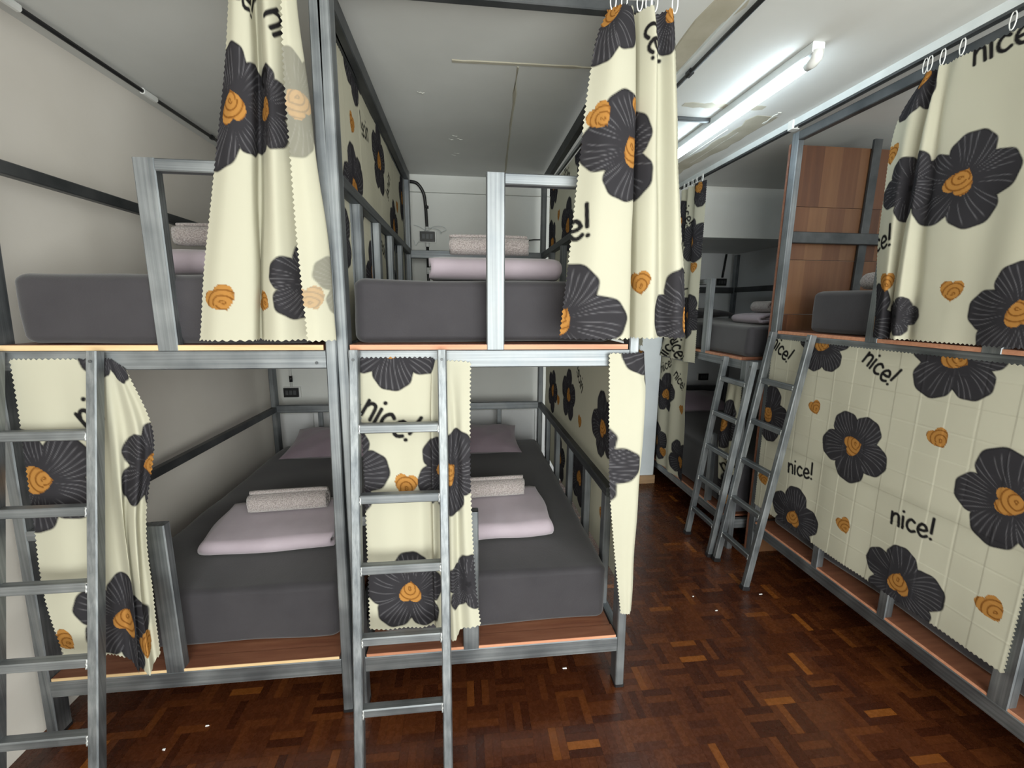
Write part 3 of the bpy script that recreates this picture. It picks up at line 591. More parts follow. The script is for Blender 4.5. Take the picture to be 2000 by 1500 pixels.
# ================================================================== SOFT GOODS
def soft_box(name, label, cat, lo, hi, r, mat, seed, amp=0.004, m=(22, 34, 6), group=None, crown=0.0):
    lo = np.array(lo, float); hi = np.array(hi, float); hf = (hi - lo) / 2; c = (hi + lo) / 2
    rr = np.minimum(r, hf * 0.98)
    ax = []
    for k in range(3):
        th = np.linspace(0, PI / 2, 6); e = hf[k] - rr[k] + rr[k] * np.tan(np.linspace(0, PI / 4, 6))
        ax.append(np.concatenate([-e[::-1], np.linspace(-(hf[k] - rr[k]), hf[k] - rr[k], m[k])[1:-1], e]))
    pts = {}; V = []; Fc = []
    def vid(p):
        key = tuple(np.round(p, 6))
        if key not in pts: pts[key] = len(V); V.append(np.array(p))
        return pts[key]
    for k in range(3):
        a, b = [(1, 2), (2, 0), (0, 1)][k]
        for s in (-1, 1):
            g = np.zeros((len(ax[a]), len(ax[b])), int)
            for i, pa in enumerate(ax[a]):
                for j, pb in enumerate(ax[b]):
                    p = [0, 0, 0]; p[k] = s * hf[k]; p[a] = pa; p[b] = pb; g[i, j] = vid(p)
            for i in range(len(ax[a]) - 1):
                for j in range(len(ax[b]) - 1):
                    q = (g[i, j], g[i + 1, j], g[i + 1, j + 1], g[i, j + 1]); Fc.append(q if s > 0 else q[::-1])
    V = np.array(V); inner = np.clip(V, -(hf - rr), hf - rr); d = V - inner; n = d / rr; ln = np.linalg.norm(n, axis=1, keepdims=True)
    V = inner + n / np.maximum(ln, 1e-9) * rr
    rg = np.random.default_rng(seed); off = np.zeros(len(V))
    for _ in range(10):
        kx = rg.normal(0, 6, 3); kx[2] *= 2; off += np.sin(V @ kx + rg.uniform(0, 6)) / 3
    dirn = d / (np.linalg.norm(d, axis=1, keepdims=True) + 1e-9)
    V = V + dirn * (off * amp)[:, None]
    V[:, 2] += crown * (1 - (V[:, 0] / hf[0]) ** 2) * (1 - (V[:, 1] / hf[1]) ** 2) * (V[:, 2] > 0)
    V[:, 2] = np.maximum(V[:, 2], -hf[2])
    o = link_mesh(name, V + c, Fc, mat, None, (c[0], c[1], lo[2]), True)
    return tag(o, label, cat, group)
def mattress(label, lo, hi, seed):
    o = soft_box('mattress', label, 'mattress', lo, hi, np.array([0.042, 0.036, 0.028]), 'mattress_cover', seed, 0.004, (26, 30, 8), crown=0.006)
    # fitted-sheet hem along the top front edge
    z = hi[2] - 0.028
    return o
mattress('dark grey mattress on the upper deck of the left bunk', (-1.385, 1.535, 1.435), (-0.50, 3.40, 1.655), 1)
mattress('dark grey mattress on the upper deck of the middle bunk', (-0.372, 1.575, 1.435), (0.562, 3.40, 1.656), 2)
mattress('dark grey mattress in the lower berth of the left bunk', (-1.375, 1.600, 0.249), (-0.50, 3.40, 0.492), 3)
mattress('dark grey mattress in the lower berth of the middle bunk', (-0.35, 1.600, 0.249), (0.592, 3.40, 0.492), 4)
mattress('dark grey mattress on the upper deck of the near right bunk beside the wood partition', (1.875, 0.52, 1.438), (2.88, 2.20, 1.655), 5)
mattress('dark grey mattress in the lower berth of the near right bunk', (1.90, 0.52, 0.249), (2.88, 2.32, 0.49), 6)
mattress('dark grey mattress on the upper deck of the far right bunk', (1.76, 2.52, 1.263), (2.80, 4.32, 1.455), 7)
mattress('dark grey mattress in the lower berth of the far right bunk', (1.77, 2.52, 0.212), (2.80, 4.32, 0.55), 8)

def thick_path(path, th):
    path = np.asarray(path, float); t = np.gradient(path, axis=0); t /= np.linalg.norm(t, axis=1, keepdims=True) + 1e-9; n = np.c_[-t[:, 1], t[:, 0]]
    a = path + n * th / 2; b = path - n * th / 2; e1 = path[-1] + t[-1] * th * 0.42; e0 = path[0] - t[0] * th * 0.42
    return np.concatenate([a, [e1], b[::-1], [e0]])
def extrude_x(section, w, nx, seed, amp, ang=0.0, wob=0.0):
    """section in (y,z), extruded along x; returns verts, faces (local)"""
    rg = np.random.default_rng(seed); ns = len(section); V = []; Fc = []
    ph = rg.uniform(0, 6, 8); fq = rg.uniform(4, 22, 8)
    for i in range(nx):
        x = (i / (nx - 1) - 0.5) * w; e = min(i, nx - 1 - i) / 2.0; sc = 1.0 if e >= 1 else 0.97 + 0.03 * e
        for j, (y, z) in enumerate(section):
            nz = sum(math.sin(x * fq[k] + y * fq[(k + 3) % 8] * 1.3 + ph[k] + z * 9) for k in range(8)) / 8
            V.append((x + (wob * math.sin(j * 0.7 + seed) if i in (0, nx - 1) else 0), y * sc + nz * amp, z * sc + nz * amp * 0.8))
    for i in range(nx - 1):
        for j in range(ns): Fc.append((i * ns + j, i * ns + (j + 1) % ns, (i + 1) * ns + (j + 1) % ns, (i + 1) * ns + j))
    half = (ns - 2) // 2
    for b, flip in ((0, False), ((nx - 1) * ns, True)):
        for j in range(half - 1):
            q = (b + j, b + ns - 2 - j, b + ns - 3 - j, b + j + 1); Fc.append(q[::-1] if flip else q)
        q1 = (b + half - 1, b + half, b + half + 1); q0 = (b + 0, b + ns - 1, b + ns - 2)
        Fc += [q1[::-1] if not flip else q1, q0 if not flip else q0[::-1]]
    V = np.array(V); V[:, 2] -= V[:, 2].min(); c, s = math.cos(ang), math.sin(ang); x, y = V[:, 0].copy(), V[:, 1].copy()
    V[:, 0] = x * c - y * s; V[:, 1] = x * s + y * c
    return V, Fc
def fold_path(d, h, t):
    hf = h * 0.74; r = (hf - t) / 2; y1 = -d / 2 + r + t / 2
    p = [(y, t / 2 + 2 * r + (h - hf) * ((y - y1) / (d / 2 - y1)) ** 0.7) for y in np.linspace(d / 2 - 0.01, y1, 11)]
    p += [(y1 - r * math.sin(a), t / 2 + r + r * math.cos(a)) for a in np.linspace(0.25, PI - 0.25, 8)]
    p += [(y, t / 2) for y in np.linspace(-d / 2 + r + t / 2, d / 2 - 0.04, 9)]
    return p
def duvet(label, c, wd, dp, h, seed, ang=0.0):
    t = thing('folded_duvet', label, 'duvet', c)
    V, Fc = extrude_x(thick_path(fold_path(dp, h, h * 0.30), h * 0.30), wd, 30, seed, 0.007, ang, 0.006); link_mesh('outer_fold', V + np.array(c), Fc, 'duvet', t, smooth=True)
    pin = [(y, h / 2 + 0.004 * math.sin(y * 14)) for y in np.linspace(dp / 2 - 0.03, -dp / 2 + h * 0.5, 12)]
    V, Fc = extrude_x(thick_path(pin, h * 0.20), wd * 0.975, 20, seed + 3, 0.002, ang, 0.004); V[:, 2] += h * 0.33; link_mesh('inner_fold', V + np.array(c), Fc, 'duvet', t, smooth=True)
    return t
def towel(label, c, ln, r, seed, ang=0.0, squash=0.92):
    th = r * 0.30; n = 54; p = []
    for i in range(n):
        f = i / (n - 1); a = -0.6 + f * 2 * PI * 2.35; q = r * 0.16 + (r - th / 2 - r * 0.16) * f; p.append((q * math.cos(a), q * math.sin(a) * squash))
    V, Fc = extrude_x(thick_path(p, th * 0.86), ln, 22, seed, 0.003, ang, 0.003); V = V + np.array(c)
    return tag(link_mesh('rolled_towel', V, Fc, 'towel', None, c, True), label, 'towel')
duvet('folded lilac duvet in the lower berth of the left bunk', (-0.86, 2.00, 0.500), 0.53, 0.36, 0.092, 1, 0.05)
tw = towel('rolled grey towel on the duvet of the left lower berth', (-0.835, 2.06, 0.594), 0.345, 0.061, 2, 0.07)
# small white care tags on the duvet corner
td = thing('care_tag', 'tiny white care tags on the duvet corner of the left lower berth', 'tag', (-0.625, 2.13, 0.5925))
for dx in (0, 0.022): box('tag_strip', -0.632 + dx, -0.626 + dx, 2.12, 2.145, 0.5925, 0.594, 'label_white', td)
duvet('folded lilac duvet in the lower berth of the middle bunk', (0.145, 2.00, 0.500), 0.50, 0.36, 0.110, 4, 0.07)
towel('rolled grey towel on the duvet of the middle lower berth', (0.10, 2.08, 0.611), 0.40, 0.060, 5, 0.06)
duvet('folded lilac duvet on the upper deck of the left bunk', (-0.85, 1.90, 1.668), 0.50, 0.30, 0.118, 7)
towel('rolled grey towel on the duvet of the left upper deck', (-0.86, 1.92, 1.789), 0.50, 0.052, 8)
duvet('folded pinkish lilac duvet on the upper deck of the middle bunk', (0.135, 1.93, 1.668), 0.52, 0.32, 0.110, 10)
towel('rolled grey towel on the duvet of the middle upper deck', (0.118, 1.95, 1.780), 0.335, 0.050, 11)
duvet('folded grey duvet with towel on it, upper deck of the far right bunk', (2.06, 2.85, 1.461), 0.30, 0.24, 0.075, 13, 1.57 + PI)
towel('rolled grey towel on the folded duvet of the far right bunk', (2.08, 2.85, 1.535), 0.22, 0.045, 14, 1.45)
towel('rolled grey towel on the upper mattress of the near right bunk, behind its curtain', (2.02, 1.90, 1.661), 0.26, 0.05, 15, 1.5)
def pillow(label, c, wd, dp, h, seed, tilt=0.12, mat='pillow', rz=0.0):
    n, m = 30, 22; rg = np.random.default_rng(seed); ph = rg.uniform(0, 6, 6); V = []; Fc = []
    for s in (1, -1):
        for i in range(n + 1):
            for j in range(m + 1):
                x = -1 + 2 * i / n; y = -1 + 2 * j / m; e = max(0.0, (1 - abs(x) ** 2.4)) ** 0.55 * max(0.0, (1 - abs(y) ** 2.4)) ** 0.55
                px = x * (1 - 0.07 * (1 - y * y)) ; py = y * (1 - 0.09 * (1 - x * x))
                z = s * h / 2 * e * (1.15 if s > 0 else 0.75) + 0.006 * e * math.sin(5 * x + 3 * y + ph[0]) + 0.004 * e * math.sin(9 * x - 7 * y + ph[1])
                V.append((px * wd / 2, py * dp / 2, z))
    K = (n + 1) * (m + 1)
    for s in (0, 1):
        for i in range(n):
            for j in range(m):
                a = s * K + i * (m + 1) + j; q = (a, a + m + 1, a + m + 2, a + 1); Fc.append(q if s == 0 else q[::-1])
    V = np.array(V); V[:, 2] += V[:, 1] * tilt; c0, s0 = math.cos(rz), math.sin(rz); x, y = V[:, 0].copy(), V[:, 1].copy(); V[:, 0] = x * c0 - y * s0; V[:, 1] = x * s0 + y * c0
    V[:, 2] -= V[:, 2].min(); return tag(link_mesh('pillow', V + np.array(c), Fc, mat, None, c, True), label, 'pillow')
pillow('lilac pillow at the head of the left lower berth', (-0.93, 3.20, 0.501), 0.66, 0.42, 0.12, 1, 0.22)
pillow('lilac pillow at the head of the middle lower berth', (0.085, 3.18, 0.501), 0.66, 0.42, 0.12, 2, 0.20)
pillow('lilac pillow at the head of the far right lower berth', (2.25, 4.08, 0.552), 0.80, 0.42, 0.13, 3, 0.25)
pillow('dark grey flat pillow on the upper deck of the far right bunk', (2.2, 4.05, 1.458), 0.75, 0.42, 0.09, 4, 0.05, 'mattress_cover')

# ================================================================== CURTAINS AND SHEETS
FR = 0.170   # radius of a printed flower
HR = 0.040; TS = 0.0495
c = cloth('bed_curtain', 'gathered cream flower curtain hanging from the top of the left bunk', deepen(rows_from([2.475, 2.2, 1.85, 1.455], [
    ([-.632, -.672, -.742, -.815], [1.470, 1.465, 1.462, 1.46]), ([-.605, -.63, -.68, -.745], [1.45, 1.445, 1.44, 1.437]), ([-.575, -.587, -.615, -.648], [1.455, 1.45, 1.447, 1.445]),
    ([-.578, -.590, -.618, -.650], [1.492, 1.494, 1.494, 1.494]), ([-.558, -.565, -.590, -.620], [1.475, 1.47, 1.465, 1.46]), ([-.53, -.53, -.545, -.56], [1.448, 1.443, 1.44, 1.44]),
    ([-.50, -.497, -.50, -.502], [1.47, 1.47, 1.475, 1.475]), ([-.468, -.455, -.44, -.425], [1.475, 1.475, 1.475, 1.478]), ([-.452, -.438, -.415, -.400], [1.455, 1.455, 1.455, 1.456]),
    ([-.467, -.46, -.445, -.440], [1.436, 1.434, 1.432, 1.43]), ([-.478, -.488, -.487, -.476], [1.434, 1.432, 1.43, 1.427])], 'y'), 1.468, 1.5), 'y', 1,
    [('f', -.648, 2.122, FR, 100), ('f', -.565, 2.12, .12, 20), ('f', -.452, 2.128, FR * .9, 70), ('f', -.475, 1.63, .125, 160, 'back'), ('h', -.735, 1.575, HR, 30), ('h', -.622, 1.576, HR * .8, 60), ('h', -.452, 1.577, HR * .9, -20),
     ('ni', -.505, 2.345, TS * 1.1, -60), ('c', -.565, 2.21, TS, -70), ('nice!', -.60, 2.42, TS, -30)], 0.003, 11, fade=0.80, wrinkle=0.0022)
for x in (-.62, -.57, -.52, -.47): hook(c, (x, 1.475, 2.495))
c = cloth('bed_curtain', 'gathered cream flower curtain hanging from the top of the middle bunk', deepen(rows_from([2.465, 2.32, 1.9, 1.462], [
    ([.455, .405, .362, .323], [1.475, 1.46, 1.455, 1.45]), ([.492, .465, .438, .418], [1.455, 1.435, 1.43, 1.425]), ([.530, .535, .540, .548], [1.460, 1.448, 1.443, 1.437]),
    ([.538, .550, .566, .582], [1.490, 1.49, 1.49, 1.487]), ([.553, .560, .577, .596], [1.470, 1.465, 1.46, 1.46]), ([.585, .60, .618, .640], [1.452, 1.445, 1.443, 1.44]),
    ([.612, .630, .660, .690], [1.475, 1.475, 1.475, 1.47]), ([.645, .662, .700, .735], [1.455, 1.455, 1.45, 1.447]), ([.672, .690, .735, .783], [1.475, 1.475, 1.474, 1.473])], 'y'), 1.468, 1.8), 'y', 1,
    [('f', .548, 2.05, FR, 110), ('f', .462, 2.455, FR * .95, 260), ('f', .655, 2.46, FR * .7, 250), ('f', .315, 1.525, FR * 1.02, 72), ('f', .79, 1.53, FR, 108), ('h', .42, 2.144, HR, 40), ('h', .556, 2.18, HR * .8, 20), ('h', .587, 1.644, HR, 10),
     ('nice!', .315, 1.80, TS * 1.15, 10), ('nice!', .83, 1.785, TS, 20), ('ce!', .588, 2.37, TS, -75)], 0.003, 12, wrinkle=0.0024)
for x, z in ((.468, 2.486), (.503, 2.488), (.552, 2.49), (.58, 2.49), (.60, 2.492), (.665, 2.492)): hook(c, (x, 1.47, z), 0.055)
# lower curtains
ly = lambda z, o=0.0: 1.5015 - max(0.0, (1.35 - z)) * 0.10 - o if z < 1.35 else 1.5015 - o
def to_plane(rows): return [[(x * y / 1.505, y, z) for x, y, z in rr_] for rr_ in rows]
def depth(zs, o): return [ly(z, o * min(1.0, max(0.0, (1.40 - z) * 3))) for z in zs]
ZS = [1.392, 1.15, 0.88, 0.62, 0.415]
c = cloth('bed_curtain', 'cream flower curtain bunched behind the ladder of the left lower berth', to_plane(rows_from(ZS, [
    ([-1.398, -1.405, -1.42, -1.432, -1.41], depth(ZS, 0.0)), ([-1.33, -1.335, -1.345, -1.355, -1.345], depth(ZS, .012)), ([-1.26, -1.265, -1.27, -1.28, -1.275], depth(ZS, .003)), ([-1.205, -1.21, -1.22, -1.225, -1.235], depth(ZS, .014)),
    ([-1.155, -1.165, -1.175, -1.185, -1.20], depth(ZS, 0.0), [0, 0, 0, -.005, -.03]), ([-1.128, -1.135, -1.15, -1.16, -1.18], depth(ZS, .035), [0, 0, 0, -.01, -.05]), ([-1.112, -1.10, -1.14, -1.16, -1.17], depth(ZS, .01), [0, 0, 0, -.01, -.055]),
    ([-1.098, -1.068, -1.115, -1.135, -1.145], depth(ZS, .045), [-.01, 0, 0, -.01, -.055]), ([-1.087, -1.040, -1.095, -1.115, -1.12], depth(ZS, .012), [-.02, 0, 0, 0, -.03]), ([-1.072, -1.018, -1.078, -1.095, -1.10], depth(ZS, .02), [-.03, 0, 0, 0, 0])], 'y')), 'y', 1,
    [('f', -1.345, 1.015, FR, 40), ('f', -1.10, 1.46, FR * .9, 230), ('f', -1.125, .53, FR, 80), ('f', -.99, 1.06, FR * .85, 150), ('h', -1.315, .474, HR, 40), ('ni', -1.175, 1.215, TS * 1.1, 35), ('h', -1.04, .46, HR, 40)], 0.003, 13)
ZM = [1.392, 1.15, 0.88, 0.62, 0.435]
c = cloth('bed_curtain', 'cream flower curtain behind the ladder of the middle lower berth', to_plane(rows_from(ZM, [
    ([-.352, -.352, -.354, -.358, -.362], depth(ZM, 0.0)), ([-.29, -.29, -.29, -.29, -.292], depth(ZM, .008)), ([-.225, -.225, -.225, -.225, -.225], depth(ZM, .004)), ([-.165, -.165, -.165, -.165, -.168], depth(ZM, .010)),
    ([-.115, -.120, -.125, -.125, -.122], depth(ZM, .0)), ([-.105, -.113, -.115, -.115, -.112], depth(ZM, .03)), ([-.092, -.085, -.085, -.085, -.08], depth(ZM, .005), [-.01, 0, 0, -.01, -.04]), ([-.065, -.052, -.05, -.05, -.045], depth(ZM, .035), [-.01, 0, 0, -.01, -.045]),
    ([-.04, -.030, -.028, -.026, -.02], depth(ZM, .008), [-.012, 0, 0, 0, -.02]), ([-.005, -.006, -.003, .006, .018], depth(ZM, .03), [-.014, 0, 0, 0, 0]), ([.026, .022, .024, .036, .056], depth(ZM, .02), [-.018, 0, 0, 0, 0])], 'y')), 'y', 1,
    [('f', -.235, 1.44, FR, 55), ('f', -.42, 1.0, FR, 0), ('f', -.200, .572, FR * .88, 90), ('f', -.06, 1.0, FR * .92, 60), ('p', .015, .60, FR * .6, 10), ('h', -.205, .955, HR, -10), ('nice!', -.255, 1.18, TS * 1.1, -33)], 0.003, 14)
# right lower sheet of the middle bunk: covers the aisle side and wraps round the front post
ZW = [1.405, 1.25, 0.92, 0.62, 0.37]
wr = lambda *a: list(a)
cloth('side_sheet', 'cream flower sheet over the aisle side of the middle lower berth, wrapped round the post', rows_from(ZW, [
    ([.514, .520, .532, .570, .598], 1.4835), ([.556, .575, .588, .602, .614], 1.4815), ([.605, .625, .622, .626, .628], 1.482), ([.640, .660, .662, .660, .655], 1.492)], 'y') if False else
    [[(x, y, z) for x, y in zip((a, .5 * (a + b), b, .668, .672, .672, .672), (1.4835, 1.480, 1.486, 1.56, 1.9, 2.6, 3.46))] for z, a, b in
     ((1.405, .514, .600), (1.25, .522, .652), (0.92, .538, .652), (0.62, .575, .650), (0.365, .612, .650))], 'y', 1,
    [('f', .70, 1.40, FR, 180), ('f', .462, .99, FR, 0), ('nice!', .72, 1.19, TS, 40)] +
    [(k, u, z, s, r, 'uv') for k, u, z, s, r in (('f', .60, .99, FR, 70), ('f', 1.30, 1.00, FR, 20), ('f', 1.80, .94, FR, 40), ('f', .98, .58, FR, 100), ('h', 1.60, .90, HR, 10), ('h', 1.02, .90, HR, 10), ('nice!', 1.05, 1.15, TS, 40), ('nice!', 1.55, 1.25, TS, 20), ('f', 1.5, .5, FR, 10), ('h', .55, .55, HR, 0))], 0.004, 15, wrinkle=0.002)
# upper aisle-side sheet of the middle bunk
def flat_sheet(name, label, x, ya, yb, z1, z0, items, px, seed, crease=None, wob=0.006, front=1, bottom=None):
    ys = np.linspace(ya, yb, 13); rows = []
    for k, z in enumerate(np.linspace(z1, z0, 5)):
        rows.append([(x + wob * math.sin(i * 2.1 + seed) * (k / 4.0 + 0.25), y, z + (bottom(y) if (bottom and k == 4) else 0)) for i, y in enumerate(ys)])
    return cloth(name, label, rows, 'x', front, items, px, seed, crease)
flat_sheet('side_sheet', 'cream flower sheet hung on the aisle side of the middle upper deck', .668, 1.56, 3.44, 2.438, 1.425,
    [('f', 2.85, 2.06, FR, 30), ('f', 2.52, 2.42, FR, 80), ('f', 3.33, 2.03, FR, 60), ('nice!', 2.9, 2.40, TS, 30), ('f', 3.3, 2.42, FR, 10), ('h', 3.1, 2.18, HR, 0), ('f', 2.2, 1.9, FR, 0), ('h', 2.5, 1.8, HR, 10), ('nice!', 2.6, 1.62, TS, 0), ('f', 1.8, 1.6, FR, 0)], 0.005, 16, (0.24, 0.26))
flat_sheet('side_sheet', 'cream flower sheet hung between the left and middle upper decks', -.4192, 3.40, 1.572, 2.45, 1.43,
    [('f', 2.49, 2.30, FR, 90), ('f', 1.90, 2.02, FR, 75), ('f', 1.97, 2.52, FR, 40), ('f', 2.93, 2.05, FR, 20), ('h', 1.90, 2.25, HR, 20), ('h', 3.1, 2.19, HR, 0), ('nice!', 2.15, 2.31, TS, -10), ('nice!', 2.75, 2.24, TS, -60),
     ('f', 3.35, 2.3, FR, 10), ('f', 2.2, 1.7, FR, 0), ('h', 1.65, 1.68, HR, 0), ('f', 2.8, 1.65, FR, 0), ('nice!', 2.5, 1.85, TS, 20), ('f', 1.66, 1.80, FR * .8, 0)], 0.004, 17, (0.24, 0.26), wob=0.0015)
# big sheet on the near right lower berth
RS = RX - 0.009
flat_sheet('side_sheet', 'large smooth cream flower sheet covering the near right lower berth', RS, 2.352, 1.072, 1.392, 0.362,
    [('f', 1.747, .935, FR, 55), ('f', 1.150, .932, FR * 1.02, 40), ('f', 1.455, .443, FR, 92), ('f', 2.033, .437, FR, 88), ('f', 1.985, 1.402, FR * .96, 240), ('f', 1.401, 1.40, FR * 1.02, 235), ('f', 2.325, .945, FR, 75),
     ('h', 1.986, 1.063, HR * .95, 28), ('h', 1.405, 1.079, HR, 35), ('h', 1.736, .542, HR, 32), ('h', 1.140, .559, HR * 1.1, 42), ('h', 2.292, .547, HR, 30),
     ('nice!', 1.690, 1.315, TS, -33), ('nice!', 2.285, 1.335, TS, -33), ('nice!', 2.03, .705, TS, 7), ('nice!', 1.44, .712, TS, 4)], 0.0028, 18, (0.205, 0.215), 0.002, bottom=lambda y: 0.0)
# near right upper curtain
ZR = [2.455, 2.30, 2.0, 1.72, 1.446]
c = cloth('bed_curtain', 'cream flower curtain hanging from the top of the near right bunk', rows_from(ZR, [
    ([1.675, 1.77, 1.775, 1.75, 1.722], [1.783, 1.785, 1.785, 1.785, 1.785]), ([1.66, 1.72, 1.725, 1.705, 1.69], [1.770, 1.765, 1.76, 1.758, 1.757]), ([1.645, 1.675, 1.675, 1.66, 1.648], [1.765, 1.75, 1.745, 1.742, 1.74]),
    ([1.632, 1.645, 1.665, 1.665, 1.655], [1.785, 1.788, 1.79, 1.79, 1.79]), ([1.620, 1.625, 1.645, 1.645, 1.63], [1.770, 1.77, 1.77, 1.77, 1.77]), ([1.605, 1.605, 1.605, 1.60, 1.585], [1.76, 1.752, 1.745, 1.742, 1.74]),
    ([1.590, 1.592, 1.590, 1.582, 1.572], [1.782, 1.785, 1.787, 1.787, 1.787]), ([1.555, 1.56, 1.55, 1.535, 1.525], [1.775, 1.775, 1.773, 1.772, 1.772]), ([1.50, 1.48, 1.465, 1.45, 1.44], [1.782, 1.778, 1.775, 1.774, 1.774]), ([1.40, 1.385, 1.375, 1.365, 1.36], [1.778, 1.782, 1.783, 1.783, 1.782]),
    ([1.29, 1.285, 1.28, 1.275, 1.27], [1.782, 1.778, 1.775, 1.774, 1.774]), ([1.15, 1.15, 1.15, 1.15, 1.15], [1.778, 1.782, 1.783, 1.783, 1.782]), ([1.02, 1.02, 1.02, 1.02, 1.02], 1.78)], 'x'), 'x', 1,
    [('f', 1.465, 2.02, FR, 75), ('f', 1.215, 1.56, FR, 100), ('h', 1.432, 1.637, HR, 0), ('h', 1.762, 2.19, HR, 0), ('nice!', 1.415, 2.425, TS, 0), ('nice!', 1.775, 1.84, TS, 8), ('f', 1.745, 1.505, FR, 60), ('f', 1.655, 2.45, FR * .85, 250), ('p', 1.655, 2.05, .135, 50, 'back'), ('p', 1.60, 1.535, .085, 0, 'back'), ('h', 1.66, 1.68, HR, 0)], 0.003, 19, wrinkle=0.0022)
for y in (1.672, 1.655, 1.61, 1.545, 1.40, 1.2): hook(c, (1.775, y, 2.486), 0.055, along='y')
# far right curtains
ZF = [2.44, 2.1, 1.75, 1.40, 1.16]
c = cloth('bed_curtain', 'bunched flower curtain above the far right bunk, beside the grey pier', rows_from(ZF, [
    ([3.40, 3.42, 3.45, 3.50, 3.62], 1.700), ([3.36, 3.36, 3.38, 3.42, 3.52], [1.675, 1.67, 1.67, 1.67, 1.67]), ([3.31, 3.31, 3.32, 3.34, 3.42], [1.70, 1.70, 1.70, 1.70, 1.70]), ([3.27, 3.26, 3.26, 3.27, 3.33], [1.675, 1.67, 1.665, 1.665, 1.665]),
    ([3.22, 3.20, 3.19, 3.19, 3.22], [1.70, 1.70, 1.70, 1.70, 1.70]), ([3.16, 3.14, 3.12, 3.11, 3.12], [1.675, 1.672, 1.668, 1.667, 1.667]), ([3.06, 3.05, 3.04, 3.03, 3.02], [1.70, 1.70, 1.70, 1.70, 1.70])], 'x'), 'x', 1,
    [('f', 3.17, 2.05, FR, 90), ('f', 3.15, 1.50, FR, 60), ('nice!', 3.27, 2.25, TS * 1.1, -60), ('nice!', 3.28, 1.78, TS * 1.1, -80), ('f', 3.37, 2.2, FR, 0), ('f', 3.12, 2.40, FR * .8, 0), ('h', 3.1, 1.85, HR, 0), ('nice!', 3.42, 1.23, TS * 1.3, 60), ('nice!', 3.27, 1.24, TS * 1.3, -60)], 0.0045, 20)
for y in (3.36, 3.3, 3.24, 3.18, 3.1): hook(c, (1.69, y, 2.465), 0.05, along='y')
ZG = [1.15, 0.9, 0.65, 0.42, 0.22]
cloth('bed_curtain', 'flower curtain closing part of the far right lower berth, beside the pier', rows_from(ZG, [
    ([3.62, 3.60, 3.58, 3.56, 3.54], 1.705), ([3.50, 3.50, 3.49, 3.48, 3.46], [1.695, 1.68, 1.68, 1.68, 1.68]), ([3.40, 3.40, 3.39, 3.38, 3.36], 1.705), ([3.30, 3.30, 3.29, 3.28, 3.26], [1.695, 1.68, 1.68, 1.68, 1.68]),
    ([3.20, 3.19, 3.18, 3.17, 3.15], 1.705), ([3.10, 3.08, 3.06, 3.05, 3.04], [1.695, 1.685, 1.685, 1.685, 1.685])], 'x'), 'x', 1,
    [('f', 3.42, .85, FR, 90), ('f', 3.10, .36, FR, 60), ('f', 3.52, .41, FR, 20), ('h', 3.16, .764, HR, 10), ('nice!', 3.22, .99, TS, -40), ('h', 3.4, .33, HR, 0), ('nice!', 3.45, 1.08, TS, 30)], 0.0045, 21)
ZH = [1.10, 0.9, 0.7, 0.5, 0.30]
cloth('bed_curtain', 'narrow bunched flower curtain of the far right lower berth, behind the ladders', rows_from(ZH, [
    ([2.60, 2.63, 2.65, 2.62, 2.60], 1.708), ([2.565, 2.58, 2.59, 2.57, 2.56], [1.703, 1.685, 1.68, 1.68, 1.68]), ([2.53, 2.535, 2.54, 2.53, 2.53], 1.705), ([2.495, 2.49, 2.49, 2.485, 2.49], [1.703, 1.685, 1.68, 1.68, 1.68]), ([2.46, 2.455, 2.45, 2.45, 2.45], 1.705)], 'x'), 'x', 1,
    [('f', 2.50, .36, FR, 90), ('f', 2.60, .82, FR, 60), ('nice!', 2.50, .57, TS, 30)], 0.004, 22)

# ================================================================== FIXTURES
# ceiling curtain track on the right
tr = thing('curtain_track', 'white ceiling curtain track running above the right bunks', 'curtain track', (1.79, 2.3, 2.52))
link_mesh('channel', *box_geo(1.768, 1.798, 0.4, 2.36, 2.522, 2.555), 'white_metal', tr)
link_mesh('channel', *box_geo(1.766, 1.796, 2.37, 3.62, 2.522, 2.555), 'white_metal', tr)
link_mesh('lip', *join([box_geo(1.770, 1.774, 0.4, 3.62, 2.512, 2.522), box_geo(1.792, 1.796, 0.4, 3.62, 2.512, 2.522)]), 'dark_steel', tr)
box('joiner', 1.760, 1.803, 2.345, 2.385, 2.508, 2.5545, 'white_plastic', tr, 0.003)
tr2 = thing('curtain_track', 'slim track under the aisle-side roof rail of the middle bunk', 'curtain track', (0.65, 2.5, 2.44))
link_mesh('channel', *box_geo(0.648, 0.664, 1.58, 3.42, 2.442, 2.458), 'white_metal', tr2)
link_mesh('lip', *box_geo(0.652, 0.660, 1.58, 3.42, 2.436, 2.442), 'dark_steel', tr2)
# black rods with white clips fixed under the ceiling
def rod(label, x, y0, y1, clips, r=0.009):
    t = thing('ceiling_rod', label, 'rod', (x, (y0 + y1) / 2, CEIL - 0.03))
    V, Fc = tube_geo([(x, y0, CEIL - 0.016), (x, y1, CEIL - 0.016)], r, 10); link_mesh('rod_tube', V, Fc, 'black_plastic', t, smooth=True)
    for y, ln, mt in clips: bar('clip', (x, y, CEIL - 0.016), (x, y + ln, CEIL - 0.016), 0.024, 0.026, (1, 0, 0), mt, t, 0.006)
    return t
rod('thin black rod along the ceiling above the left wall', -1.472, 1.2, 3.6, [(1.74, 0.10, 'white_plastic'), (2.42, 0.09, 'white_plastic'), (2.99, 0.02, 'black_plastic')])
rod('thin black rod along the ceiling above the aisle', 0.965, 1.1, 2.11, [(1.93, 0.03, 'black_plastic')])
cb = thing('ceiling_cable', 'short dark cable trunk crossing the ceiling to the lamp', 'cable', (1.22, 2.40, CEIL - .02))
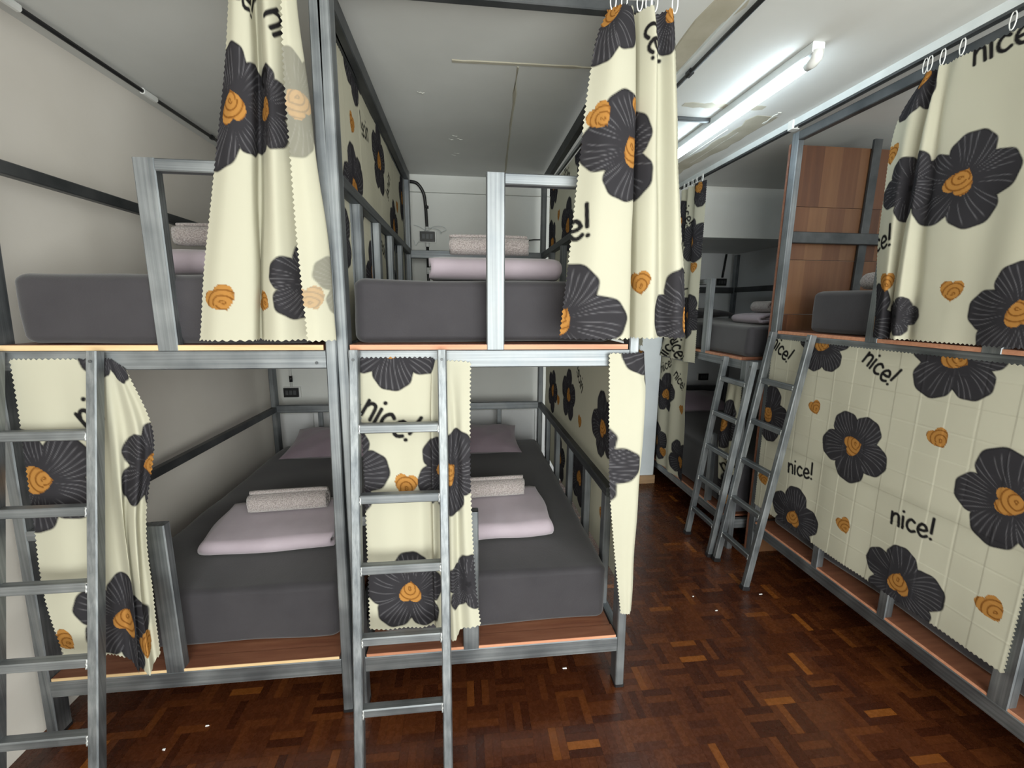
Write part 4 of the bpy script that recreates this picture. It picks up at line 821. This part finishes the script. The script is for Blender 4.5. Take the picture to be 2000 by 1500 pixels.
bar('trunk', (1.08, 2.395, CEIL - .010), (1.335, 2.40, CEIL - .010), 0.02, 0.02, (0, 0, 1), 'dark_steel', cb)
bar('end_clip', (1.06, 2.395, CEIL - .011), (1.085, 2.395, CEIL - .011), 0.03, 0.022, (0, 1, 0), 'black_plastic', cb)
# fluorescent batten
lamp = thing('fluorescent_lamp', 'glowing white fluorescent tube lamp on the ceiling above the aisle', 'lamp', (1.345, 2.3, CEIL - 0.08))
bar('housing', (1.345, 1.70, CEIL - 0.0185), (1.345, 2.94, CEIL - 0.0185), 0.05, 0.037, (1, 0, 0), 'white_metal', lamp)
V, Fc = tube_geo([(1.345, 1.745, CEIL - 0.063), (1.345, 2.895, CEIL - 0.063)], 0.0135, 16); link_mesh('tube', V, Fc, 'tube_glow', lamp, smooth=True)
for y, s in ((1.70, 1), (2.94, -1)):
    V, Fc = tube_geo([(1.345, y, CEIL - 0.03), (1.345, y + 0.004 * s, CEIL - 0.055), (1.345, y + 0.02 * s, CEIL - 0.063), (1.345, y + 0.05 * s, CEIL - 0.063)], [0.02, 0.02, 0.019, 0.0165], 14)
    link_mesh('end_cap', V, Fc, 'white_plastic', lamp, smooth=True)
V, Fc = tube_geo([(1.372, 1.78, CEIL - 0.035), (1.372, 1.82, CEIL - 0.035)], 0.011, 12); link_mesh('starter', V, Fc, 'dark_steel', lamp, smooth=True)
# outlets with black conduit on the back walls
def outlet(label, x, y, z, wd=0.115, hh=0.075):
    t = thing('power_outlet', label, 'power outlet', (x, y, z))
    box('back_box', x - wd / 2 - .008, x + wd / 2 + .012, y - 0.018, y, z - hh / 2 - .006, z + hh / 2 + .006, 'white_plastic', t, 0.003)
    f = box('face_plate', x - wd / 2, x + wd / 2, y - 0.040, y - 0.018, z - hh / 2, z + hh / 2, 'black_plastic', t, 0.004)
    for dx in (-.03, .0, .03): box('socket', x + dx - .011, x + dx + .011, y - 0.042, y - 0.0395, z - .018, z + .018, 'dark_steel', f)
    return t
outlet('black power outlet on the back wall above the middle upper deck, with loose wires', -0.268, YB, 2.098)
cd = thing('conduit_pipe', 'black conduit curving from the ceiling corner down to the upper outlet', 'conduit', (-0.27, YB - .03, 2.15))
P = catmull([(-0.40, YB - .045, 2.50), (-0.335, YB - .045, 2.485), (-0.29, YB - .03, 2.42), (-0.278, YB - .02, 2.33), (-0.272, YB - .02, 2.2), (-0.270, YB - .02, 2.146)], 30)
V, Fc = tube_geo(P, 0.0125, 12); link_mesh('pipe', V, Fc, 'black_plastic', cd, smooth=True)
for z0, z1, r, mt in ((2.172, 2.144, .016, 'white_plastic'), (2.052, 2.02, .017, 'white_plastic'), (2.33, 2.31, .016, 'black_plastic'), (1.86, 1.81, .015, 'white_plastic')):
    V, Fc = tube_geo([(-0.270, YB - .02, z0), (-0.270, YB - .02, z1)], r, 12); link_mesh('connector', V, Fc, mt, cd, smooth=True)
V, Fc = tube_geo([(-0.270, YB - .02, 2.03), (-0.268, YB - .02, 1.5)], 0.0115, 12); link_mesh('pipe', V, Fc, 'black_plastic', cd, smooth=True)
wr_ = thing('loose_wires', 'thin grey loose wires sticking out above the upper outlet', 'wire', (-.27, YB - .03, 2.14))
for P in ([(-.27, YB - .03, 2.13), (-.22, YB - .05, 2.17), (-.15, YB - .05, 2.175), (-.12, YB - .04, 2.15), (-.17, YB - .04, 2.13)], [(-.27, YB - .03, 2.14), (-.33, YB - .05, 2.17), (-.37, YB - .04, 2.18)],
          [(-.3, YB - .03, 2.13), (-.26, YB - .06, 2.16), (-.18, YB - .05, 2.15), (-.16, YB - .03, 2.12)], [(-.33, YB - .03, 2.07), (-.36, YB - .03, 2.03), (-.375, YB - .02, 2.07)]):
    V, Fc = tube_geo(catmull(P, 20), 0.0022, 6); link_mesh('wire', V, Fc, 'white_metal', wr_, smooth=True)
outlet('black power outlet on the back wall of the left lower berth, cable above it', -1.392, YB, 0.855)
cd2 = thing('conduit_pipe', 'thin conduit with black connector above the left lower outlet', 'conduit', (-1.392, YB - .02, 0.9))
V, Fc = tube_geo([(-1.392, YB - .015, 0.9), (-1.392, YB - .015, 1.35)], 0.009, 10); link_mesh('pipe', V, Fc, 'white_plastic', cd2, smooth=True)
V, Fc = tube_geo([(-1.392, YB - .015, 0.94), (-1.392, YB - .015, 0.99)], 0.013, 10); link_mesh('connector', V, Fc, 'black_plastic', cd2, smooth=True)
outlet('black power outlet on the alcove wall above the far right upper deck', 2.865, YA, 1.84)
outlet('black power outlet on the alcove wall of the far right lower berth', 2.75, YA, 0.775)
cd3 = thing('conduit_pipe', 'black conduit on the alcove wall above the far upper outlet', 'conduit', (2.865, YA - .02, 1.9))
V, Fc = tube_geo([(2.90, YA - .02, 2.14), (2.885, YA - .02, 1.98), (2.875, YA - .02, 1.89)], 0.012, 10); link_mesh('pipe', V, Fc, 'black_plastic', cd3, smooth=True)
# wall hook beside the aisle post at the back
wh = thing('wall_bolt', 'small dark bolt sticking out of the back wall near the aisle side', 'bolt', (0.56, YB - .03, 2.09))
V, Fc = tube_geo([(0.54, YB, 2.092), (0.58, YB - .06, 2.09), (0.63, YB - .08, 2.088)], 0.006, 8); link_mesh('shank', V, Fc, 'dark_steel', wh, smooth=True)
